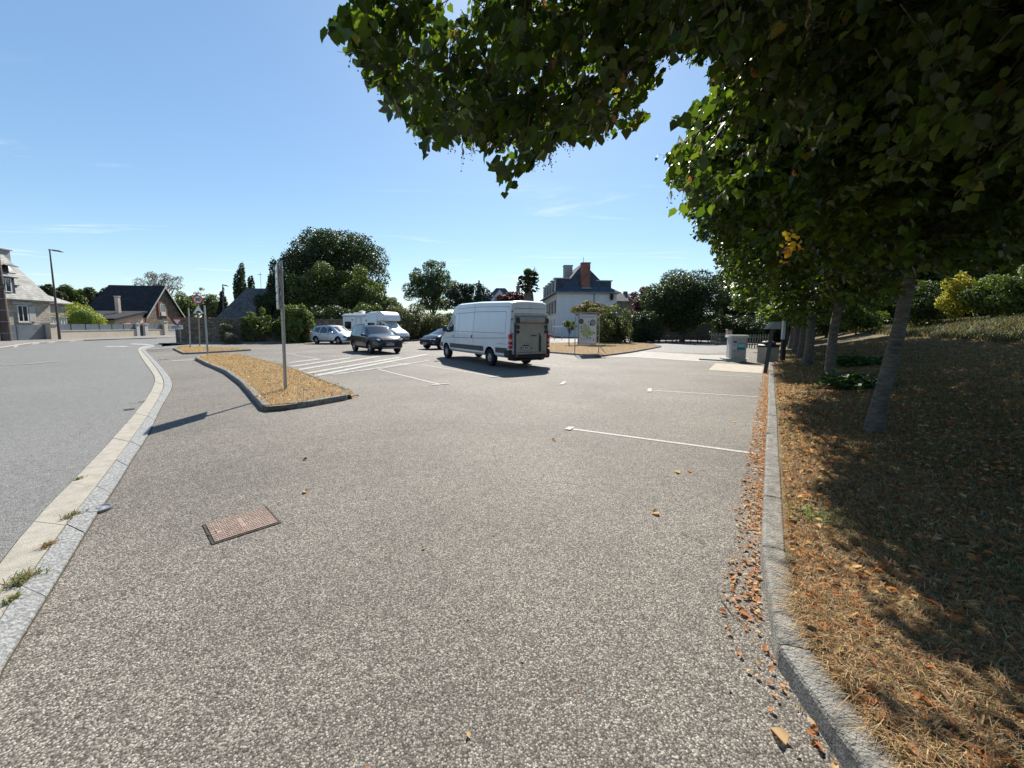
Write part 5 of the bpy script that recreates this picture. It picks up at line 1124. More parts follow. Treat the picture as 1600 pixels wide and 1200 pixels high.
for px, py in ((748.5, 446), (809.5, 450)):
    b = MB(); xx = P(px, py, Y+3).x-x0; zc = zat(px, py, Y+3); b.box((xx, 3, zc-1.4), (.8, .8, 3.2)); b.box((xx, 3, zc+.3), (1.0, 1.0, .2)); b.lathe([(.2, .3), (.16, 1.1)], 8, (xx, 3, zc)); b.build('chimney', M_BRICK if px > 800 else M_SLATEG, t)
# small far house right of the white house
Y = 80; x0 = P(958, 470, Y).x; t = thing('far_cottage', 'distant dark roof with one chimney right of the white house', 'house', (x0, Y, 0)); house_body(t, 0, P(1000, 470, Y).x-x0, 0, 7, zat(975, 470, Y), M_RUBBLE, M_SLATEG, zat(968, 458.5, Y+3), .8, 5.5, 3, .2)
b = MB(); b.box((P(977, 460, Y+3).x-x0, 3, zat(977, 460, Y+3)-.6), (.75, .75, 2.4)); b.build('chimney', M_SLATEG, t)
# white house with mansard roof
ox, oy = P(870, 500, 60).x, 60; t = thing('white_house', 'white house with a steep blue slate roof, row of dormers and tall red brick chimney', 'house', (ox, oy, 0), R_(1.8))
ze = zat(870, 456.5, 60); W_ = 9.1; Dp = 20
b = MB(); b.prism([(0, 0), (W_, 0), (W_, Dp), (0, Dp)], -.3, ze); b.build('wall', M_RENDERW, t)
zr = zat(914, 410.5, 63.2); zm = ze+1.25
def ringr(o, z, fy=None): return [(-o, -(fy if fy is not None else o), z), (W_+o, -(fy if fy is not None else o), z), (W_+o, Dp+o, z), (-o, Dp+o, z)]
V = ringr(.45, ze-.1)+ringr(.45, ze+.03)+ringr(-1.45, zm)+[(W_/2-.02, 3.3, zr), (W_/2-.02, Dp-3.3, zr)]
fs = [(3, 2, 1, 0)]+[(i, (i+1) % 4, 4+(i+1) % 4, 4+i) for i in range(4)]+[(4+i, 4+(i+1) % 4, 8+(i+1) % 4, 8+i) for i in range(4)]+[(8, 9, 12), (9, 10, 13, 12), (10, 11, 13), (11, 8, 12, 13)]
b = MB(); b.add(V, fs); b.build('roof', M_SLATEB, t)
b = MB(); b.tube([(W_/2, 3.3, zr-.1), (W_/2, 3.3, zr+.9)], .04, 6); b.tube([(W_/2, 3.3, zr), (W_/2, Dp-3.3, zr)], .09, 6); b.lathe([(.12, 0), (.0, .2)], 8, (W_/2, 3.3, zr)); b.build('finial', M_TRIM, t)
b = MB(); b.box((W_/2-.05, -.5, ze-.06), (W_+1.2, .14, .16)); b.box((-.53, Dp/2, ze-.06), (.14, Dp+.8, .16)); dpx = P(928, 480, 60).x-ox; b.tube([(dpx, -.1, ze-.1), (dpx, -.1, 0)], .07, 8); b.build('gutter', mat('zinc', (.22, .23, .25), rough=.5, metal=.5), t)
bx = P(916.3, 430, 60.8).x-ox; zb, zt = zat(916, 450, 60.9), zat(916, 412, 61.5)
b = MB(); b.box((bx, .85+.55, (zb+zt)/2), (1.28, 1.1, zt-zb), 0); b.box((bx, 1.4, zt+.06), (1.42, 1.24, .14), 0); b.box((bx, .82, zb-.05), (1.36, 1.2, .1), 1); b.build('brick_chimney', [M_BRICK, M_TRIM], t)
b = MB(); gx_ = W_/2-.4; gy = 9.5; zc = zat(894, 421.5, 69.5); b.box((gx_-1.0, gy, zc-.9), (1.4, 1.5, 3.0)); b.box((gx_-1.0, gy, zc+.65), (1.6, 1.7, .12)); b.build('grey_chimney', mat('chimney_render', (0, 0, 0)), t)
for i, y in enumerate((2.6, 6.4, 10.2, 14.0, 17.6)):
    b = MB(); ztp = ze+2.15; b.box((1.1, y, (ze+ztp)/2+.1), (2.2, 1.5, ztp-ze), 1); b.box((1.0, y, ztp+.16), (2.5, 1.8, .14), 0); b.box((-.02, y, (ze+ztp)/2), (.06, 1.3, ztp-ze-.3), 2)
    for s in (-1, 1): b.box((-.04, y+s*.66, (ze+ztp)/2), (.16, .2, ztp-ze), 0)
    b.build('dormer', [M_TRIM, M_SLATEB, M_GLASS], t)
b = MB(); ztp = ze+1.9; b.box((W_-1.6, 2.6, (ze+ztp)/2), (2.2, 1.6, ztp-ze), 1); b.box((W_-1.5, 2.6, ztp+.08), (2.6, 1.9, .14), 0); b.box((W_-.45, 2.6, (ze+ztp)/2), (.1, 1.7, ztp-ze), 0); b.build('dormer', [M_TRIM, M_SLATEB], t)
shm = mat('brown_shutter', (.16, .085, .06), rough=.7)
for y in (2.2, 5.6, 9.0, 13.0, 17.0): window(t, (-.03, y, ze-2.1), 1.0, 2.0, '-x', shut=shm); window(t, (-.03, y, 1.7), 1.0, 2.0, '-x')
b = MB(); lx_ = P(955.5, 463, 60).x-ox; M = Matrix.Translation((lx_, -.3, zat(955, 464, 60))) @ Matrix.Rotation(math.pi/2, 4, 'X'); b.prism([(.26*math.cos(a), .5*math.sin(a)) for a in [math.pi*i/10 for i in range(20)]], -.15, .15, 0, M=M); b.box((lx_, -.15, zat(955, 459, 60)), (.08, .3, .08)); b.build('wall_lantern', M_BLACK, t, 50)

# garden front along the street
def street_wall(px0, px1, off, z1, thick, m, parent, name, z0=0.0, cap=None):
    a = on_line(px0, 0)[0]; b_ = on_line(px1, 0)[0]; q0, q1 = SP(a, off), SP(b_, off); w = MB(); c = (q0+q1)/2
    w.box((c.x, c.y, (z0+z1)/2), ((q1-q0).length, thick, z1-z0), 0, rz=SRZ)
    if cap: w.box((c.x, c.y, z1+.03), ((q1-q0).length, thick+.08, .06), 1, rz=SRZ)
    return w.build(name, [m, M_TRIM], parent)
t = thing('garden_wall', 'long low cream wall topped with slate-blue fence panels, left of the garden gate', 'garden wall', (0, 0, 0)); street_wall(88, 212, 0, .86, .25, M_RENDER, t, 'low_wall', cap=1)
a, b_ = on_line(88, 0)[0], on_line(212, 0)[0]; n = 6
for i in range(n):
    s0, s1 = a+(b_-a)*i/n+.06, a+(b_-a)*(i+1)/n-.06; q = (SP(s0)+SP(s1))/2; w = MB()
    for j in range(4): w.box((q.x, q.y, 1.0+j*.155), (s1-s0, .04, .145), 0, rz=SRZ)
    w.build('fence_panel', M_PANEL, t)
w = MB()
for i in range(n+1): q = SP(a+(b_-a)*i/n); w.box((q.x, q.y, 1.22), (.07, .07, .68), 0, rz=SRZ)
w.build('fence_post', M_DGREY, t)
def pillar(px, wd, z, lab, m=M_RENDER, off=0):
    s = on_line(px, 0)[0]; q = SP(s, off); t = thing('gate_pillar', lab, 'pillar', (q.x, q.y, 0), SRZ, 'rendered pillars of the street gates'); w = MB(); w.box((0, 0, z/2), (wd, wd*.9, z)); w.build('shaft', m, t)
    w = MB(); w.box((0, 0, z+.05), (wd+.14, wd+.1, .1)); w.box((0, 0, z+.12), (wd*.7, wd*.7, .06)); w.build('cap', M_TRIM, t)
pillar(80.5, .75, 1.5, 'broad cream pillar between the slate-blue driveway gate and the long low wall')
pillar(214.5, .5, 1.55, 'whitish pillar on the left of the dark garden gate', M_TRIM); pillar(227.5, .5, 1.55, 'whitish pillar on the right of the dark garden gate', M_TRIM); pillar(257.5, .65, 1.85, 'tallest pillar, at the right end of the fenced street wall')
t = thing('driveway_gate', 'slate-blue slatted driveway gate behind the utility pole', 'gate', (0, 0, 0)); a, b_ = on_line(-30, -.1)[0], on_line(75, -.1)[0]
for s0, s1 in ((a, a+(b_-a)*.52), (a+(b_-a)*.53, b_)):
    w = MB(); q = (SP(s0, -.1)+SP(s1, -.1))/2
    for j in range(9): w.box((q.x, q.y, .14+j*.155), (s1-s0-.12, .04, .145), 0, rz=SRZ)
    for s in (s0, s1): p_ = SP(s, -.1); w.box((p_.x, p_.y, .75), (.1, .08, 1.5), 0, rz=SRZ)
    w.build('gate_leaf', M_PANEL, t)
t = thing('garden_gate', 'dark narrow garden gate between two whitish pillars', 'gate', (0, 0, 0)); street_wall(217.5, 224.5, 0, 1.45, .05, M_DGREY, t, 'gate_leaf', .05)
t = thing('garden_wall', 'short low cream wall with two slate-blue panels, right of the garden gate', 'garden wall', (0, 0, 0)); street_wall(230, 255, 0, .86, .25, M_RENDER, t, 'low_wall', cap=1); street_wall(230, 243, 0, 1.55, .04, M_PANEL, t, 'fence_panel', .94); street_wall(243.6, 255, 0, 1.55, .04, M_PANEL, t, 'fence_panel', .94)
t = thing('garden_wall', 'last low white wall with a thin railing, just left of the stone wall', 'garden wall', (0, 0, 0)); street_wall(260, 285, 0, .75, .25, M_TRIM, t, 'low_wall', cap=1); street_wall(260, 285, 0, 1.55, .03, M_TRIM, t, 'rail', 1.5)
a, b_ = on_line(260, 0)[0], on_line(285, 0)[0]; w = MB()
for i in range(14): q = SP(a+(b_-a)*i/13); w.box((q.x, q.y, 1.15), (.03, .03, .75), 0)
w.build('baluster', M_TRIM, t)
q = on_line(94, -3)[1]; t = thing('garden_shed', 'small white panelled shed above the low wall beside the street lamp', 'shed', (q.x, q.y, 0), SRZ); w = MB(); w.box((0, 1, 1.1), (2.0, 2, 2.3))
w.build('wall', M_RENDERW, t); w = MB(); w.box((0, 1, 2.3), (2.2, 2.2, .08)); [w.box((-.9+i*.3, -.02, 1.1), (.02, .04, 2.2)) for i in range(7)]; w.build('cladding', M_TRIM, t)

# old stone wall round the car park
def wall_run(name, lab, pts, h, th, m, capm):
    t = thing(name, lab, 'wall', (pts[0][0], pts[0][1], 0)); o = Vector(pts[0]); L = polyline(pts, .8); b = MB(); c = MB()
    for i in range(len(L)-1):
        a, d = L[i]-o, L[i+1]-o; v = (d-a).normalized(); n = Vector((-v.y, v.x))*th/2; hh = h+.03*math.sin(i*1.3)
        if i: n0 = Vector((-(L[i]-L[i-1]).normalized().y, (L[i]-L[i-1]).normalized().x))*th/2
        else: n0 = n
        b.add([(*(a-n0), -.2), (*(d-n), -.2), (*(d+n), -.2), (*(a+n0), -.2), (*(a-n0), hh), (*(d-n), hh), (*(d+n), hh), (*(a+n0), hh)], [(0, 1, 5, 4), (1, 2, 6, 5), (2, 3, 7, 6), (3, 0, 4, 7), (4, 5, 6, 7)])
        m2 = (a+d)/2; c.box((m2.x, m2.y, hh+.05), ((d-a).length+random.uniform(-.01, .01), th+.12, .09), 0, rz=math.atan2(v.y, v.x))
    b.build('masonry', m, t); c.build('coping', capm, t)
wall_run('stone_wall', 'old brown rubble stone wall behind the left shrubs and the parked cars', [(-28.1, 32.9), (-22.6, 34.9), (-18.6, 39.6), (-11.2, 45.5), (-5.5, 51), (-1.5, 58)], 2.08, .5, M_RUBBLED, mat('coping', (.20, .18, .16), (.13, .12, .10), 3, .9))
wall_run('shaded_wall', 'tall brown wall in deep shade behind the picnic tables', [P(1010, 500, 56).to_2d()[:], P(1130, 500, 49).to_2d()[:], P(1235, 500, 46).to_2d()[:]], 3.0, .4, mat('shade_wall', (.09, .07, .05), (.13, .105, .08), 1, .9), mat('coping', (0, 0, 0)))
# ---------------------------------------------------------------- trees and shrubs
def fol(name, c1, trans=.22, rough=.5, var=.35, n=3):
    out = []
    for i in range(n):
        k = 1+var*(i-(n-1)/2)/((n-1)/2 or 1)*.9; out.append(mat(f'{name}_{i}', tuple(x*k for x in c1), rough=rough, trans=trans, spec=.35))
    return out
F_DARK = fol('foliage_dark', (.040, .056, .020)); F_MID = fol('foliage_mid', (.088, .110, .028), .28); F_LIGHT = fol('foliage_light', (.12, .145, .03), .3)
F_YEL = fol('foliage_yellow', (.21, .22, .045), .32); F_BROWN = fol('foliage_brown', (.115, .105, .05), .2); F_RED = fol('foliage_red', (.085, .016, .02), .15); F_PURP = fol('foliage_purple', (.085, .03, .04), .25)
F_CON = fol('foliage_conifer', (.020, .034, .016), .08); F_GREY = fol('foliage_grey', (.16, .14, .12), .2); F_PALM = fol('foliage_palm', (.06, .07, .03), .15); F_GOLD = fol('foliage_gold', (.50, .36, .03), .4); F_OLIVE = fol('foliage_olive', (.11, .118, .045), .26)
F_PINK = fol('flower_pink', (.50, .26, .24), .25)
def crown_leaves(blobs, n, ls, shell=.55, droop=.2):
    """blobs: (k,6) centres and radii; leaves on the shells of the blobs"""
    B = np.array(blobs); vol = (B[:, 3]*B[:, 4]+B[:, 4]*B[:, 5]+B[:, 3]*B[:, 5]); k = RNG.choice(len(B), n, p=vol/vol.sum())
    d = rvec(n); d[:, 2] += .12; d = unit(d); r = (shell+(1-shell)*RNG.uniform(0, 1, n)**.5)*RNG.normal(1, .06, n); p = B[k, :3]+d*B[k, 3:]*r[:, None]
    nr = unit(d*.6+rvec(n)*.8+np.array([0, 0, .35])); ax = unit(np.cross(nr, rvec(n))+np.array([0, 0, -droop])); return leaf_verts(p, ax, nr, ls*RNG.uniform(.6, 1.35, n), .48, .1)
def blobset(k, rx, ry, rz, smin=.28, smax=.46, rin=.25, rout=.72, bottom=-1):
    out = []; k0 = random.random()*6
    for i in range(k):
        z = 1-2*(i+.5)/k; an = i*2.39996+k0; d = unit(np.array([math.sqrt(1-z*z)*math.cos(an), math.sqrt(1-z*z)*math.sin(an), z])+RNG.normal(0, .16, 3)); s = random.uniform(smin, smax)
        if rout > .8 or k < 3: r = random.uniform(rin, rout); q = min(r, 1-s*.92)
        else: q = (1-s*.92)*(random.uniform(.90, 1.03) if random.random() < .64 else random.uniform(.2, .7))
        out.append((d[0]*rx*q, d[1]*ry*q, d[2]*rz*q, rx*s*random.uniform(.85, 1.15), ry*s, rz*s*random.uniform(.8, 1.1)))
    return out
def plant(name, lab, cat, px0, px1, yt, yb, Y, n, ls, mats, k=16, trunk=None, ground=0, group=None, smin=.28, smax=.46, rout=.72, shell=.5, depth=.85, cone=False, probs=None, tr=.12, twigs=0, droop=.2, zb=None):
    a, b_ = P(px0, (yt+yb)/2, Y), P(px1, (yt+yb)/2, Y); cx = (a.x+b_.x)/2; rx = (b_.x-a.x)/2; pm = (px0+px1)/2; z1 = zat(pm, yt, Y); z0 = zat(pm, yb, Y) if zb is None else zb; n = int(n*1.5); ls *= .82; z0 = max(z0, ground+.02) if trunk or name in ('ivy_bush', 'topiary') else ground-.28*(z1-ground); cz = (z0+z1)/2; rz = (z1-z0)/2
    t = thing(name, lab, cat, (cx, Y, ground), 0, group)
    if cone: bl = [(random.uniform(-.1, .1)*rx, random.uniform(-.1, .1)*rx, rz*(-.85+1.75*i/(k-1)), rx*(1-.93*i/(k-1))*1.0, rx*(1-.93*i/(k-1)), rz*.22) for i in range(k)]
    else: bl = blobset(k, rx, rx*depth, rz, smin, smax, .2, rout)
    bl = [(x, y, z+cz-ground, p, q, r) for x, y, z, p, q, r in bl]; LV = crown_leaves(bl, n, ls, shell, droop)
    keep = (LV[:, 0, 2] > .01); LV = LV[keep]; LV[:, :, 2] = np.maximum(LV[:, :, 2], .005)
    mi = RNG.choice(len(mats), len(LV), p=probs) if probs is not None else RNG.integers(0, len(mats), len(LV)); leaf_mesh('crown' if trunk else 'foliage', LV, mi, mats, t)
    b = MB(); top = Vector((0, 0, cz-ground+rz*.2)); r0 = tr
    b.tube([(0, 0, -.1), (random.uniform(-.1, .1)*rx*.3, 0, max(z0-ground, 0)*.6+.1), top], [r0*1.2, r0, r0*.4], 8)
    for x, y, z, p, q, r in bl[:14]:
        s = Vector((0, 0, max(.1, (z0-ground)*.7+random.random()*(z-z0+ground)*.4))); e = Vector((x, y, z)); m = s.lerp(e, .5)+Vector((0, 0, -.05*rz)); b.tube([s, m, e], [r0*.5, r0*.32, r0*.1], 6)
    if twigs:
        for _ in range(twigs):
            x, y, z, p, q, r = random.choice(bl); d = rvec(1)[0]; e = Vector((x+d[0]*p*1.1, y+d[1]*q, z+abs(d[2])*r*1.1)); s = Vector((x*.5, y*.5, z-r*.8)); b.tube([s, s.lerp(e, .5)+Vector((0, 0, .1)), e], [.03, .02, .008], 4, caps=False)
    b.build('trunk' if trunk else 'stems', M_TWIG if not trunk else M_BARK, t, 60)
    return t
# --- left side ---
plant('shrub', 'tall yellow-green feathery shrub behind the slate-blue fence panels', 'shrub', 88, 158, 469, 512, 48, 7000, .16, F_YEL, 18)
plant('topiary', 'clipped round green topiary ball in front of the yellow-green shrub', 'shrub', 113, 140, 484, 510, 45.5, 5000, .09, fol('topiary', (.11, .17, .035), .25), 1, smin=.9, smax=.95, rout=.01, shell=.86)
for i, (a, b_, yt, lab) in enumerate(((66, 96, 441, 'leftmost dark pine crown of the row beyond the stone house'), (90, 128, 438, 'broad green crown in the distant row left of the black roof'), (120, 150, 443, 'dark rounded crown in the distant row left of the black roof'), (142, 172, 443, 'dark crown touching the black slate roof'))):
    plant('distant_tree', lab, 'tree', a-3, b_+3, yt, 492, 80+i*3, 5000, .34, F_DARK if i != 1 else F_MID, 14, trunk=True, group='distant trees on the left')
plant('bare_tree', 'nearly leafless grey-brown tree standing behind the black slate roof', 'tree', 205, 292, 412, 480, 78, 2600, .20, F_GREY, 26, trunk=True, smin=.12, smax=.24, rout=.85, twigs=170, tr=.2)
plant('bare_tree', 'thin half-bare tree above the thirty sign', 'tree', 278, 336, 445, 490, 76, 1100, .2, F_BROWN, 16, trunk=True, smin=.14, smax=.26, rout=.8, twigs=80)
plant('distant_tree', 'mid green tree behind the pale annex roof', 'tree', 262, 318, 459, 505, 70, 4500, .26, F_MID, 14, trunk=True, group='distant trees on the left')
plant('distant_tree', 'olive green tree right of the thirty sign', 'tree', 308, 348, 458, 508, 64, 4500, .22, F_OLIVE, 14, trunk=True, group='distant trees on the left')
plant('conifer', 'small dark conical conifer beside the distant street lamp', 'conifer', 336, 362, 451, 506, 58, 4500, .2, F_CON, 8, trunk=True, cone=True)
plant('poplar', 'tall narrow poplar above the grey roof', 'tree', 366, 389, 407, 500, 76, 6000, .24, F_DARK, 16, trunk=True, depth=1, smin=.28, smax=.42, rout=.8)
plant('poplar', 'shorter narrow poplar just right of the tall one', 'tree', 386, 400, 425, 500, 78, 3000, .24, F_DARK, 12, trunk=True, depth=1)
plant('shrub', 'slim dark tall tree directly behind the town sign', 'tree', 417, 448, 403, 512, 47, 7000, .2, F_DARK, 18, trunk=True, twigs=30)
plant('big_tree', 'huge dark green tree, the tallest left of the van', 'tree', 440, 612, 349, 512, 58, 42000, .25, F_DARK, 60, trunk=True, smin=.2, smax=.33, rout=.76, tr=.4)
plant('garden_tree', 'yellowish green bushy tree in front of the huge dark tree', 'tree', 440, 545, 402, 522, 49, 15000, .21, F_MID, 30, trunk=True, smin=.22, smax=.36)
plant('garden_tree', 'olive tree between the yellowish green tree and the motorhome roof', 'tree', 520, 606, 412, 522, 50, 12000, .21, F_MID, 26, trunk=True, smin=.22, smax=.36)
plant('garden_tree', 'light olive tree above the motorhome', 'tree', 570, 640, 444, 525, 48, 9000, .2, F_OLIVE, 22, trunk=True, smin=.22, smax=.36)
plant('ivy_bush', 'dark ivy mass on the grey roof behind the young leafy shrub', 'shrub', 395, 440, 452, 512, 45.5, 6000, .16, F_DARK, 16)
plant('laurel_bush', 'large bush with bright glossy top leaves beside the silver car', 'bush', 428, 490, 470, 535, 36.0, 12000, .13, F_MID+F_LIGHT[1:], 24, smin=.22, smax=.38)
plant('leafy_shrub', 'young loose leafy shrub in front of the stone wall', 'shrub', 377, 426, 474, 537, 34.4, 3600, .12, F_LIGHT+F_MID[:1], 22, smin=.14, smax=.28, rout=.8, twigs=50)
plant('small_bush', 'small dull mushroom-shaped bush against the stone wall', 'bush', 338, 369, 503, 527, 33.2, 2600, .09, F_BROWN+F_OLIVE, 12)
plant('small_bush', 'low pale straggly weeds at the foot of the mushroom-shaped bush', 'bush', 348, 376, 516, 538.5, 32.6, 1300, .08, F_OLIVE+F_GREY, 12, twigs=16)
plant('dark_hedge', 'dark shrubbery behind the silver car', 'hedge', 478, 560, 470, 534, 42.5, 12000, .17, F_DARK, 26)
plant('dark_hedge', 'light-tipped shrubbery rising behind the motorhome roof', 'hedge', 548, 606, 464, 534, 45, 9000, .17, F_LIGHT[:1]+F_MID, 22)
plant('wild_shrub', 'brownish wild shrub directly right of the motorhome', 'shrub', 596, 668, 466, 534, 42.8, 12000, .14, F_BROWN+F_OLIVE, 28, smin=.2, smax=.34, twigs=40)
plant('wild_shrub', 'lower brownish shrub between the motorhome shrub and the black hatchback', 'shrub', 648, 706, 484, 532, 44.5, 8000, .13, F_BROWN+F_OLIVE, 24, twigs=30)
plant('oval_tree', 'airy round green tree with sky showing through, left of the van roof', 'tree', 630, 722, 405, 492, 72, 15000, .23, fol('ash', (.075, .10, .042), .26), 64, trunk=True, smin=.15, smax=.25, rout=.79, tr=.3, twigs=50)
plant('round_hedge', 'sunlit green hedge top under the airy round tree', 'hedge', 668, 728, 484, 512, 60, 6000, .2, F_LIGHT, 14)
plant('cedar', 'dark layered cedar behind the van roof', 'conifer', 690, 775, 440, 505, 62, 11000, .2, F_CON, 26, trunk=True, smin=.2, smax=.34)
plant('cedar', 'thin leaning cedar top at the right of the airy round tree', 'conifer', 712, 745, 440, 470, 64, 2000, .2, F_CON, 12, trunk=True, smin=.16, smax=.3)
plant('red_tree', 'dark red-leaved tree in front of the distant villa', 'tree', 772, 832, 455, 482, 74, 6000, .24, F_RED, 18, trunk=True)
# palm
Y = 60; c = P(826, 470, Y); t = thing('palm', 'palm tree with a thick shaggy trunk left of the white house', 'palm tree', (c.x, Y, 0)); zt = zat(826, 436, Y)
b = MB(); n = 14; b.tube([(0, 0, -.1)]+[(0, 0, zt*i/n) for i in range(1, n+1)], [.62]*6+[.68, .74, .78, .78, .72, .6, .5, .4, .2], 10); b.build('trunk', mat('palm_bark', (.10, .08, .06), (.2, .165, .13), 3, .95, bump=1, bscale=9), t)
LVs = []
for i in range(150):
    az = random.uniform(0, 6.283); el = random.uniform(-1.1, 1.4); L = random.uniform(.9, 1.7); dh = np.array([math.cos(az), math.sin(az), 0]); s = np.array([0, 0, zt+random.uniform(-1.1, .25)])
    m = 26; base = s+dh*.3+(dh*math.cos(el)+np.array([0, 0, math.sin(el)]))*L*.62; fan = np.linspace(-1.25, 1.25, m); sdv = np.array([-math.sin(az), math.cos(az), 0]); ax = dh*math.cos(el)+np.array([0, 0, math.sin(el)])
    D_ = ax[None]*np.cos(fan)[:, None]+sdv[None]*np.sin(fan)[:, None]+np.array([0, 0, -.25]); LVs.append(leaf_verts(np.repeat(base[None], m, 0), D_, np.repeat(np.cross(sdv, ax)[None], m, 0)+rvec(m)*.3, np.full(m, L*.45), .085, .05))
LV = np.concatenate(LVs); leaf_mesh('fronds', LV, RNG.integers(0, 3, len(LV)), F_PALM, t)
# --- centre right ---
plant('silk_tree', 'spreading mimosa-like tree with pink blossoms above the map board', 'tree', 880, 966, 465, 500, 35, 4800, .11, F_LIGHT+F_MID+F_PINK[:2], 34, smin=.12, smax=.24, rout=.85, trunk=True, probs=[.14, .14, .12, .14, .14, .12, .11, .09], zb=3.0 if 0 else None, twigs=30)
plant('young_tree', 'slim young tree with a low drooping leafy bough left of the map board', 'tree', 873, 906, 497, 517, 33, 620, .11, F_LIGHT+F_MID, 14, smin=.14, smax=.26, rout=.85, trunk=True, tr=.035)
plant('flowering_shrub', 'green shrub with a few pink blossoms filling the gap right of the map board', 'shrub', 926, 992, 472, 510, 38, 6500, .12, F_MID+F_OLIVE+F_PINK[:1], 26, smin=.18, smax=.32, probs=[.2, .18, .16, .14, .14, .12, .06])
plant('dark_hedge', 'dark glossy hedge right behind the map board', 'hedge', 926, 985, 488, 531, 39, 9000, .13, F_DARK+F_MID[:1], 24)
plant('dark_hedge', 'low black-green hedge between the map board and the round tree', 'hedge', 968, 1040, 486, 531, 42, 11000, .14, F_DARK, 24)
plant('purple_tree', 'purple-leaved plum tree left of the round dark tree', 'tree', 975, 1046, 443, 500, 56, 7500, .19, F_PURP, 28, trunk=True, smin=.16, smax=.3, rout=.82, twigs=40)
plant('round_tree', 'dense dark round tree over the picnic tables', 'tree', 1003, 1134, 416, 524, 45, 36000, .17, F_DARK+F_MID[:1], 34, trunk=True, smin=.3, smax=.42, shell=.75, tr=.3)
plant('ivy_hedge', 'dark ivy hedge covering the shaded wall behind the paling fence', 'hedge', 1112, 1180, 486, 532, 44, 9000, .16, F_DARK, 24)
plant('ivy_hedge', 'dark ivy hedge right of the service pillar, behind the bin', 'hedge', 1165, 1245, 484, 532, 42, 9000, .16, F_DARK, 24)
plant('distant_tree', 'dark trees closing the gap behind the linden row, left one', 'tree', 1106, 1190, 395, 528, 52, 16000, .22, F_DARK, 26, trunk=True)
plant('distant_tree', 'dark crown at the end of the linden row', 'tree', 1170, 1260, 400, 530, 50, 14000, .22, F_DARK, 26, trunk=True)
# --- top of the bank ---
def crest(px, d):
    a = math.atan((px-800)/FPX); lo, hi = 2., 90.
    for _ in range(40):
        m = (lo+hi)/2
        if kerb_dist(np.array([m*math.sin(a)]), np.array([m*math.cos(a)]))[0] < d: lo = m
        else: hi = m
    return m*math.sin(a), m*math.cos(a)
def spot(px, Y): return (px-800)/FPX*Y, Y
_crest = crest
crest = lambda px, d: _crest(px, d) if d < 100 else spot(px, d-100)
def shrub_at(name, lab, px, d, wd, h, n, ls, mats, k=18, tall=None, cat='shrub', z0=.0, trunk=None, **kw):
    x, y = crest(px, d); g = bz(x, y); pxl, pxr = 800+FPX*(x-wd/2)/y, 800+FPX*(x+wd/2)/y; t = thing(name, lab, cat, (x, y, g)); bl = blobset(k, wd/2, wd/2*.8, (h-z0)/2, kw.get('smin', .26), kw.get('smax', .44)); bl = [(a, b_, c+(h+z0)/2, p, q, r) for a, b_, c, p, q, r in bl]
    LV = crown_leaves(bl, n, ls, .5); LV[:, :, 2] = np.maximum(LV[:, :, 2], .02); leaf_mesh('crown' if trunk else 'foliage', LV, RNG.integers(0, len(mats), len(LV)), mats, t)
    b = MB(); b.tube([(0, 0, -.3), (0, 0, h*.6)], [trunk or .06, .04], 7)
    for a, b_, c, p, q, r in bl[:8]: b.tube([(0, 0, h*.25), (a, b_, c)], [(trunk or .06)*.6, .015], 5)
    b.build('trunk' if trunk else 'stems', M_BARK if trunk else M_TWIG, t); return t
shrub_at('bank_shrub', 'golden yellow shrub on top of the bank right of the near linden trunk', 1487, 122.5, 2.2, 3.0, 5200, .085, F_GOLD[:2]+F_YEL, z0=.2)
shrub_at('bank_shrub', 'sunlit green shrub right of the golden one on the bank', 1543, 121.5, 3.6, 2.6, 9000, .085, F_LIGHT+F_MID)
shrub_at('bank_shrub', 'green shrub at the right border on top of the bank', 1612, 120.5, 3.2, 3.0, 8000, .085, F_MID+F_LIGHT[:1])
shrub_at('bank_shrub', 'dark shrub on the bank between the two nearest linden trunks', 1428, 125, 4.0, 3.2, 8000, .10, F_DARK+F_MID)
shrub_at('bank_shrub', 'bright grass-green shrub behind the second linden trunk', 1335, 131, 4.2, 2.6, 7000, .12, F_LIGHT+F_MID)
shrub_at('bank_shrub', 'dull green shrub on the far bank behind the third trunk', 1288, 136, 4.5, 3.0, 6000, .14, F_MID+F_DARK)
for i, (px, Y, wd, h, lab) in enumerate(((1262, 47, 11, 10, 'tall dark tree beyond the far bank behind the linden row'), (1345, 40, 11, 11, 'tall dark tree beyond the bank right of the second trunk'), (1425, 35, 10, 11, 'tall dark tree beyond the bank above the dark shrub'), (1505, 31, 9, 10.5, 'tall dark tree beyond the bank above the golden shrub'), (1590, 28, 9, 11, 'tall dark tree beyond the bank at the right border'), (1700, 26, 10, 11, 'tall dark tree past the right border beyond the bank'))):
    shrub_at('backdrop_tree', lab, px, 100+Y, wd, h, 24000, .19, F_DARK+F_MID[:1], 32, cat='tree', z0=.6, trunk=.3)
for i, (px, Y, wd, h) in enumerate(((1240, 50, 7, 3.4), (1290, 46, 7, 3.6), (1340, 42, 6.5, 3.8), (1385, 38, 6, 4.0), (1435, 34, 5.5, 4.2), (1480, 31, 5, 4.4), (1530, 28.5, 5, 4.4), (1580, 26.5, 5, 4.4), (1635, 25, 5, 4.4))):
    shrub_at('crest_hedge', ('far end', 'stretch behind the third trunk', 'stretch behind the second trunk', 'stretch between the two nearest trunks', 'stretch just left of the golden shrub', 'stretch behind the golden shrub', 'stretch behind the sunlit green shrub', 'stretch near the right border', 'stretch cut by the right border')[i]+' of the dark hedge on the bank crest', px, 100+Y, wd, h, 9000, .13, F_DARK+F_MID[:2], 22, cat='hedge', z0=-.6)
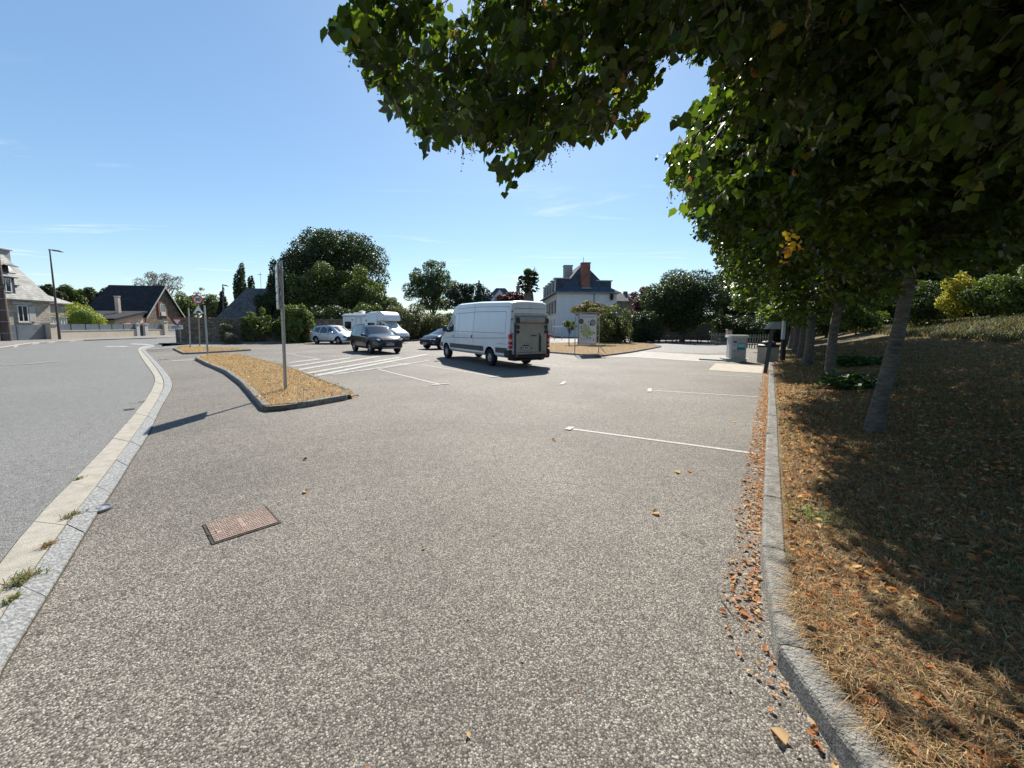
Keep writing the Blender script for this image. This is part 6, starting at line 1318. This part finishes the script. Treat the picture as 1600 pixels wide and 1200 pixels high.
def ground_plant(x, y, n, sp, lab):
    p = np.column_stack([np.clip(RNG.normal(0, sp, n), -1.7*sp, 1.7*sp), np.clip(RNG.normal(0, sp*.8, n), -1.4*sp, 1.4*sp), np.abs(RNG.normal(.10, .10, n))]); g = bz(x, y); LV = leaf_verts(p, unit(rvec(n)*[1, 1, .3]), unit(rvec(n)*.5+np.array([0, 0, 1.])), RNG.uniform(.08, .2, n), .5, .15)
    o = leaf_mesh('ground_plant', LV, RNG.integers(0, 2, n), [mat('dock_a', (.06, .11, .025), rough=.5, trans=.25), mat('dock_b', (.04, .075, .02), rough=.5, trans=.2)]); o.location = (x, y, g); tag(o, lab, 'plant', 'leafy plants under the lindens')

# ---------------------------------------------------------------- lindens
ZB = Vector((4.99, 5.28)); 
def row(px):
    k = (px-800)/FPX; t = (k*ZB.y-ZB.x)/(U.x-k*U.y); return ZB+U*t
SKY = [(-5000, -5000), (540, -5000), (556, 2), (506, 40), (512, 66), (524, 80), (560, 104), (566, 132), (600, 158), (614, 190), (640, 205), (664, 238), (700, 242), (722, 214), (744, 228), (756, 258), (770, 290), (800, 304), (826, 272), (852, 232), (880, 224), (905, 236), (950, 238), (985, 224), (1004, 196), (996, 168), (1034, 132), (1030, 100), (1062, 84), (1082, 104), (1100, 86), (1122, 96), (1108, 122), (1112, 150), (1086, 168), (1058, 180), (1070, 214), (1038, 256), (1036, 290), (1074, 306), (1072, 322), (1042, 330), (1080, 352), (1086, 378), (1110, 396), (1124, 430), (1150, 470), (1180, 486), (1180, 5000), (-5000, 5000)]
WIN = [(1412, 445), (1440, 434), (1500, 428), (1560, 420), (1620, 416), (1900, 420), (1900, 5000), (1340, 5000), (1340, 506), (1400, 478)]
def sprays(pos, dirs, L, per, ls, droop=.35, fine=False):
    """alternate leaves along drooping twigs -> leaf verts and twig segments"""
    n = len(pos); L = L*RNG.uniform(.6, 1.25, n); k = np.tile(np.arange(per), (n, 1)); t = (k+.6)/per
    dn = np.array([0, 0, -1.]); P_ = pos[:, None]+dirs[:, None]*(L[:, None]*t)[..., None]+dn*(L[:, None]*droop*t**2)[..., None]
    side = unit(np.cross(dirs, np.array([0, 0, 1.])))[:, None]*np.where(k % 2, 1, -1)[..., None]
    tang = unit(dirs[:, None]+dn*(2*droop*t)[..., None]); ax = unit(side*.8+tang*.7+dn*RNG.uniform(.2, 1.1, (n, per))[..., None]+RNG.normal(0, .25, (n, per, 3)))
    nr = unit(np.array([0, 0, 1.])*1.0+dirs[:, None]*.35+RNG.normal(0, .45, (n, per, 3))); s = ls*RNG.uniform(.6, 1.25, (n, per)); p0 = P_+ax*(ls*.35)
    LV = (leaf_verts9 if fine else leaf_verts)(p0.reshape(-1, 3), ax.reshape(-1, 3), nr.reshape(-1, 3), s.ravel(), .50, .10); seg = np.stack([pos, pos+dirs*(L*.5)[:, None]+dn*(L*droop*.25)[:, None], pos+dirs*L[:, None]+dn*(L*droop)[:, None]], 1); return LV, seg
def twig_mesh(seg, r0, parent, name='twigs'):
    n = len(seg); d = unit(seg[:, 2]-seg[:, 0]); a = unit(np.cross(d, np.array([.3, .2, 1.]))); b = np.cross(d, a); V = []
    for j, r in enumerate((r0, r0*.7, r0*.25)):
        for q in range(3): an = q*2.094; V.append(seg[:, j]+(a*math.cos(an)+b*math.sin(an))*r)
    V = np.stack(V, 1).reshape(-1, 3); f = []
    for j in range(2):
        for q in range(3): f.append([j*3+q, j*3+(q+1) % 3, (j+1)*3+(q+1) % 3, (j+1)*3+q])
    Fc = (np.array(f)[None]+np.arange(n)[:, None, None]*9).reshape(-1, 4); return npmesh(name, V, Fc, np.zeros(len(Fc)), [M_TWIG], parent)
def in_blobs(n, B, inner=.3):
    B = np.array(B, float); vol = B[:, 3]*B[:, 4]*B[:, 5]*(B[:, 6] if B.shape[1] > 6 else 1); k = RNG.choice(len(B), n, p=vol/vol.sum()); d = rvec(n); r = (inner**3+(1-inner**3)*RNG.uniform(0, 1, n))**(1/3); return B[k, :3]+d*B[k, 3:6]*r[:, None], d, B[k, :3]
def linden(lab, x, y, B, ns, per, ls, tw, top, r0, lean=(0, 0), carve=True, fork=2.1, cull=None, probs=(.42, .32, .25, .005), twr=.004, clump=34, cs_=.34):
    g = bz(x, y); t = thing('linden_tree', lab, 'tree', (x, y, g), 0, 'row of lindens along the bank'); O = np.array([x, y, g])
    cc, d, bc = in_blobs(max(30, int(ns/clump)), B); ki = RNG.integers(0, len(cc), ns); c = cc[ki]+RNG.normal(0, 1, (ns, 3))*np.array([cs_, cs_, cs_*.62]); out = unit((c-np.array([x, y, 0]))*[1, 1, 0]+1e-6); dirs = unit(out*.8+RNG.normal(0, .55, (ns, 3))*[1, 1, .5]+np.array([0, 0, .05])); LV, seg = sprays(c-dirs*tw*.5, dirs, tw, per, ls, fine=ls < .09)
    if carve:
        ctr = LV.mean(1); u, v = proj(ctr); u = u+9*np.sin(v*.13+u*.05)+6*np.sin(u*.21); v = v+9*np.sin(u*.11); bad = in_poly(np.nan_to_num(u, nan=1e4), np.nan_to_num(v, nan=1e4), SKY); bad |= in_poly(np.nan_to_num(u, nan=1e4), np.nan_to_num(v, nan=1e4), WIN); tu, tv = proj(LV[:, 1]); bad |= in_poly(np.nan_to_num(tu, nan=1e4), np.nan_to_num(tv, nan=1e4), SKY)&(RNG.uniform(0, 1, len(bad)) < .8)
        near = np.linalg.norm(ctr-np.array([0, 0, EYE]), axis=1) < 1.35; LV = LV[~(bad | near)]; sb = np.zeros(len(seg), bool)
        for j in range(3): u, v = proj(seg[:, j]); sb |= in_poly(np.nan_to_num(u, nan=1e4), np.nan_to_num(v, nan=1e4), SKY) | in_poly(np.nan_to_num(u, nan=1e4), np.nan_to_num(v, nan=1e4), WIN) | (np.linalg.norm(seg[:, j]-np.array([0, 0, EYE]), axis=1) < 1.4)
        seg = seg[~sb]
    if cull is not None: m = cull(LV[:, 0]); LV = LV[m]; m = cull(seg[:, 0]); seg = seg[m]
    pr = np.array(probs); leaf_mesh('crown', LV-O, RNG.choice(4, len(LV), p=pr/pr.sum()), M_LEAF, t); twig_mesh(seg-O, twr, t)
    b = MB(); fk = Vector((lean[0], lean[1], fork)); m = 9; pts, rad = [], []
    for i in range(m+1): s = i/m; pts.append(fk*s+Vector((math.sin(s*5+x)*.015, math.cos(s*4+y)*.015, 0))); rad.append(r0*(1.0-.28*s)*(1+.20*max(0, 1-s*7)+.30*max(0, 1-s*22))*(1+.04*math.sin(s*17+x)))
    pts[0].z = -.25; pts.append(Vector((lean[0]*1.4, lean[1]*1.4, top*.55))); rad.append(r0*.45); pts.append(Vector((lean[0]*1.5, lean[1]*1.5, top*.9))); rad.append(r0*.12); b.tube(pts, rad, 18)
    for kx, kz in ((.5, .8), (2.2, .93), (4.0, .6)): a = kx; cc = fk*kz+Vector((math.cos(a), math.sin(a), 0))*r0*.66; b.lathe([(0, .04), (.05, .03), (.07, -.02)], 8, cc, 'z')
    b.build('trunk', M_BARK, t, 70)
    lb = MB(); idx = RNG.choice(len(seg), min(30, len(seg)), replace=False)
    for q, i in enumerate(idx):
        e = Vector(seg[i, 0]-O); s0 = fk*(.9+random.random()*.1)+Vector((0, 0, random.random()*max(.2, (e.z-fork)*.7))); s0.z = min(s0.z, max(fork, e.z-.2)); m1 = s0.lerp(e, .35)+Vector((0, 0, .35)); m2 = s0.lerp(e, .7)+Vector((0, 0, .25))
        if carve:
            q_ = np.array([list(s0.lerp(e, f_)+Vector((0, 0, .3))) for f_ in np.linspace(.05, .95, 12)])+O; u_, v_ = proj(q_); u_ = np.nan_to_num(u_, nan=1e4); v_ = np.nan_to_num(v_, nan=1e4)
            if (in_poly(u_, v_, SKY) | in_poly(u_, v_, WIN)).any(): continue
        lb.tube([s0, m1, m2, e], [r0*.34, r0*.22, r0*.12, .012], 7)
    lb.build('limbs', M_BARK, t, 70)
    return t, seg
# nearest tree stands just right of the camera, its boughs hang into the top of the picture
B0 = [(2.9, 1.6, 5.6, 3.0, 2.9, 2.6, 1), (-.15, 3.0, 3.75, 1.5, .8, 1.0, 1.5), (-.07, 2.9, 2.88, .24, .2, .32, 22), (-1.0, 2.65, 3.55, .45, .35, .42, 5), (-.75, 2.8, 3.15, .4, .3, .3, 2.5), (.75, 3.0, 3.45, .95, .7, .85, 1.9), (.25, 3.3, 4.3, 1.6, 1.0, .9, .8), (2.3, 2.9, 4.0, 1.2, .9, .9, 1.6), (3.3, 2.3, 3.6, 1.1, .8, .9, 1.4), (4.2, 2.6, 4.4, 1.2, 1.3, 1.4, 1)]
t0, seg0 = linden('nearest linden, whose boughs hang over the top of the photo with clusters of round fruits', 2.9, .55, B0, 7000, 9, .078, .42, 8.5, .13, carve=True, fork=2.2, clump=24, cs_=.24, cull=lambda p: (p[:, 1] > -1.2))
# fruit clusters with their pale bracts
cand = seg0[RNG.integers(0, len(seg0), 14000)]; p = cand[:, 1]+RNG.normal(0, .05, (14000, 3)); u, v = proj(p+np.array([0, 0, -.03])); m = (u > 480) & (u < 1330) & (v > -60) & (v < 330) & (p[:, 2] < 4.3); p = p[m]; ub, vb = proj(p+np.array([0, 0, -.10])); eg = in_poly(ub, vb, SKY); p = np.concatenate([p[eg][:420], p[~eg][:900]])
n = len(p); O0 = np.array(t0.location); LV = leaf_verts(p, unit(RNG.normal(0, .35, (n, 3))+np.array([0, 0, -1.])), rvec(n), RNG.uniform(.06, .09, n), .12, .1); leaf_mesh('bracts', LV-O0, np.zeros(n), [M_BRACT], t0)
rl = RNG.integers(0, len(seg0), 5000); q = seg0[rl, 2]+RNG.normal(0, .06, (5000, 3)); u, v = proj(q); m = (u > 480) & (u < 1300) & (v > -60) & (v < 320); q = q[m][:150]; n2 = len(q); u, v = proj(q+np.array([0, 0, -.07])); k_ = ~in_poly(u, v, SKY); q = q[k_]; n2 = len(q)
leaf_mesh('withered_leaves', leaf_verts(q, unit(RNG.normal(0, .4, (n2, 3))+np.array([0, 0, -1.])), rvec(n2), RNG.uniform(.04, .075, n2), .3, .3)-O0, np.zeros(n2), [M_RUST], t0)
ico = MB(); ico.lathe([(0, -1), (.8, -.6), (1, 0), (.8, .6), (0, 1)], 6); iv = np.array(ico.v); ifc = np.array(ico.f)
cs = np.repeat(p, 5, 0)+np.column_stack([RNG.normal(0, .022, (n*5, 2)), -RNG.uniform(.05, .13, n*5)]); V = (cs[:, None]+iv[None]*.005).reshape(-1, 3)-O0; Fc = (ifc[None]+np.arange(n*5)[:, None, None]*len(iv)).reshape(-1, 4); npmesh('fruits', V, Fc, np.zeros(len(Fc)), [M_FRUIT], t0, True)
sg = np.stack([np.repeat(p, 5, 0)+np.array([0, 0, -.01]), (np.repeat(p, 5, 0)+cs)/2, cs], 1); twig_mesh(sg-O0, .0012, t0, 'fruit_stalks')
B1 = [(5.3, 5.4, 5.6, 3.0, 3.0, 3.2, 1), (4.0, 4.6, 4.3, 1.7, 1.5, 1.6, 1.5), (6.8, 5.0, 3.9, 1.9, 1.8, 1.5, 1.5), (5.4, 6.6, 3.9, 1.9, 1.6, 1.3, 1.3), (4.0, 6.9, 4.7, 1.5, 1.6, 1.9, 1.3), (3.25, 5.9, 3.9, .9, 1.1, 1.0, 2.2), (3.0, 5.2, 5.2, 1.2, 1.2, 1.3, 1.6), (6.4, 7.6, 4.9, 2.4, 2.0, 2.2, 1.2)]
linden('linden with the thick leaning grey trunk nearest to the camera', ZB.x, ZB.y, B1, 7700, 10, .085, .5, 8.6, .094, (.30, .05), fork=2.0)
p2 = row(1297); q = p2
linden('second linden trunk from the right, with leafy plants at its foot', p2.x, p2.y, [(q.x-.2, q.y, 5.2, 3.1, 3.1, 3.0, 1), (q.x-2.0, q.y-.6, 4.5, 1.7, 1.6, 1.5, 1.4), (q.x-1.5, q.y+1.5, 6.4, 2.2, 2, 1.8, 1.2), (q.x+1.8, q.y-.2, 3.6, 1.9, 1.6, 1.3, 1.2)], 4700, 9, .10, .55, 8.6, .115, (.12, 0), fork=2.1)
p3 = row(1263); BB = lambda q: [(q.x, q.y, 5.2, 3.3, 3.2, 3.1, 1), (q.x-2.1, q.y-.4, 4.4, 1.8, 1.6, 1.6, 1.4), (q.x+1.8, q.y, 3.7, 1.8, 1.8, 1.4, 1.2)]
t3, _ = linden('third linden trunk from the right', p3.x, p3.y, BB(p3), 4000, 9, .12, .6, 8.4, .17, (.05, 0), fork=2.0)
for i, (px, lab) in enumerate(((1252, 'fourth linden trunk from the right'), (1242.5, 'fifth linden trunk from the right'), (1235.5, 'sixth linden trunk from the right, a thin dark one'), (1228, 'farthest linden trunk of the row, beside the black marker post'))):
    q = row(px); dup(t3, (q.x, q.y, bz(q.x, q.y)), (0, .9, -.7, 1.4)[i], lab)
q = p2; ground_plant(q.x+.05, q.y-.75, 420, .34, 'leafy dock plants at the foot of the second linden trunk'); q = row(1252); ground_plant(q.x-1.9, q.y-5.2, 500, .5, 'dark leafy plants left of the third linden trunk')
# yellow leaf cluster hanging in the second tree
c = P(1233, 384, 3.4); n = 34; LV = leaf_verts(np.array(c)+RNG.normal(0, .042, (n, 3))*[1, 1, 1.5], unit(rvec(n)+np.array([0, 0, -.8])), rvec(n), RNG.uniform(.03, .06, n), .45, .15)
o = leaf_mesh('yellow_leaves', LV-np.array([ZB.x, ZB.y, bz(ZB.x, ZB.y)]), RNG.integers(0, 2, n), [mat('yellow_leaf', (.62, .36, .02), rough=.5, trans=.45), mat('orange_leaf', (.45, .20, .03), rough=.5, trans=.35)])
o.parent = [x for x in D.objects if x.get('label', '').startswith('linden with the thick')][0]; o['label'] = 'bunch of bright yellow leaves in the dark crown'
# ---------------------------------------------------------------- tidy: one object per piece where pieces are separate
def islands(me):
    n = len(me.vertices); par = list(range(n))
    def find(a):
        while par[a] != a: par[a] = par[par[a]]; a = par[a]
        return a
    for e in me.edges:
        a, b = find(e.vertices[0]), find(e.vertices[1])
        if a != b: par[a] = b
    return [find(i) for i in range(n)]
def split(o, gap=.02):
    """separate a mesh object into its disjoint pieces (pieces whose boxes touch stay together)"""
    me = o.data; r = islands(me); box = {}
    for i, v in enumerate(me.vertices):
        b = box.setdefault(r[i], [list(v.co), list(v.co)])
        for k in range(3): b[0][k] = min(b[0][k], v.co[k]); b[1][k] = max(b[1][k], v.co[k])
    keys = list(box); grp = {k: k for k in keys}
    def f(a):
        while grp[a] != a: a = grp[a]
        return a
    for i, a in enumerate(keys):
        for b in keys[i+1:]:
            if all(box[a][0][k] <= box[b][1][k]+gap and box[b][0][k] <= box[a][1][k]+gap for k in range(3)): grp[f(a)] = f(b)
    G_ = {}
    for k in keys: G_.setdefault(f(k), set()).add(k)
    if len(G_) < 2: return
    for i, S in enumerate(G_.values()):
        bm = bmesh.new(); bm.from_mesh(me); bm.verts.ensure_lookup_table(); bmesh.ops.delete(bm, geom=[v for v in bm.verts if r[v.index] not in S], context='VERTS')
        m2 = D.meshes.new(o.name.split('.')[0])
        for q in me.materials: m2.materials.append(q)
        bm.to_mesh(m2); bm.free()
        c = D.objects.new(o.name.split('.')[0], m2); COL.objects.link(c); c.parent = o.parent; c.matrix_local = o.matrix_local.copy()
        for key in ('label',):
            if o.get(key): c[key] = o[key]
    D.objects.remove(o)
def merge(src, dst):
    off = len(dst.data.materials); bm = bmesh.new(); bm.from_mesh(dst.data); nf = len(bm.faces); bm.from_mesh(src.data); bm.faces.ensure_lookup_table()
    for f in bm.faces[nf:]: f.material_index += off
    for q in src.data.materials: dst.data.materials.append(q)
    bm.to_mesh(dst.data); bm.free(); D.objects.remove(src)
for o in list(D.objects):
    n = o.name.split('.')[0]
    if n in ('panel_seams', 'door_seams'):
        body = [c for c in o.parent.children if c.name.split('.')[0] == 'body'][0]; merge(o, body)
for o in list(D.objects):
    if o.type == 'MESH' and o.name.split('.')[0] in ('side_window', 'rub_strip', 'door_handle', 'reflector', 'door_hinge', 'lift_bracket', 'fence_post', 'frame_brace', 'seat', 'leg', 'pole_band', 'baluster', 'door_canopy', 'gutter', 'lintel', 'brick_surround', 'panel_back', 'roof_hatch', 'bumper_trim', 'aerial', 'tap'): split(o)
for o in D.objects:
    if o.name.split('.')[0] in ('bracts', 'fruits', 'fruit_stalks', 'twigs', 'withered_leaves', 'yellow_leaves'): o['kind'] = 'stuff'
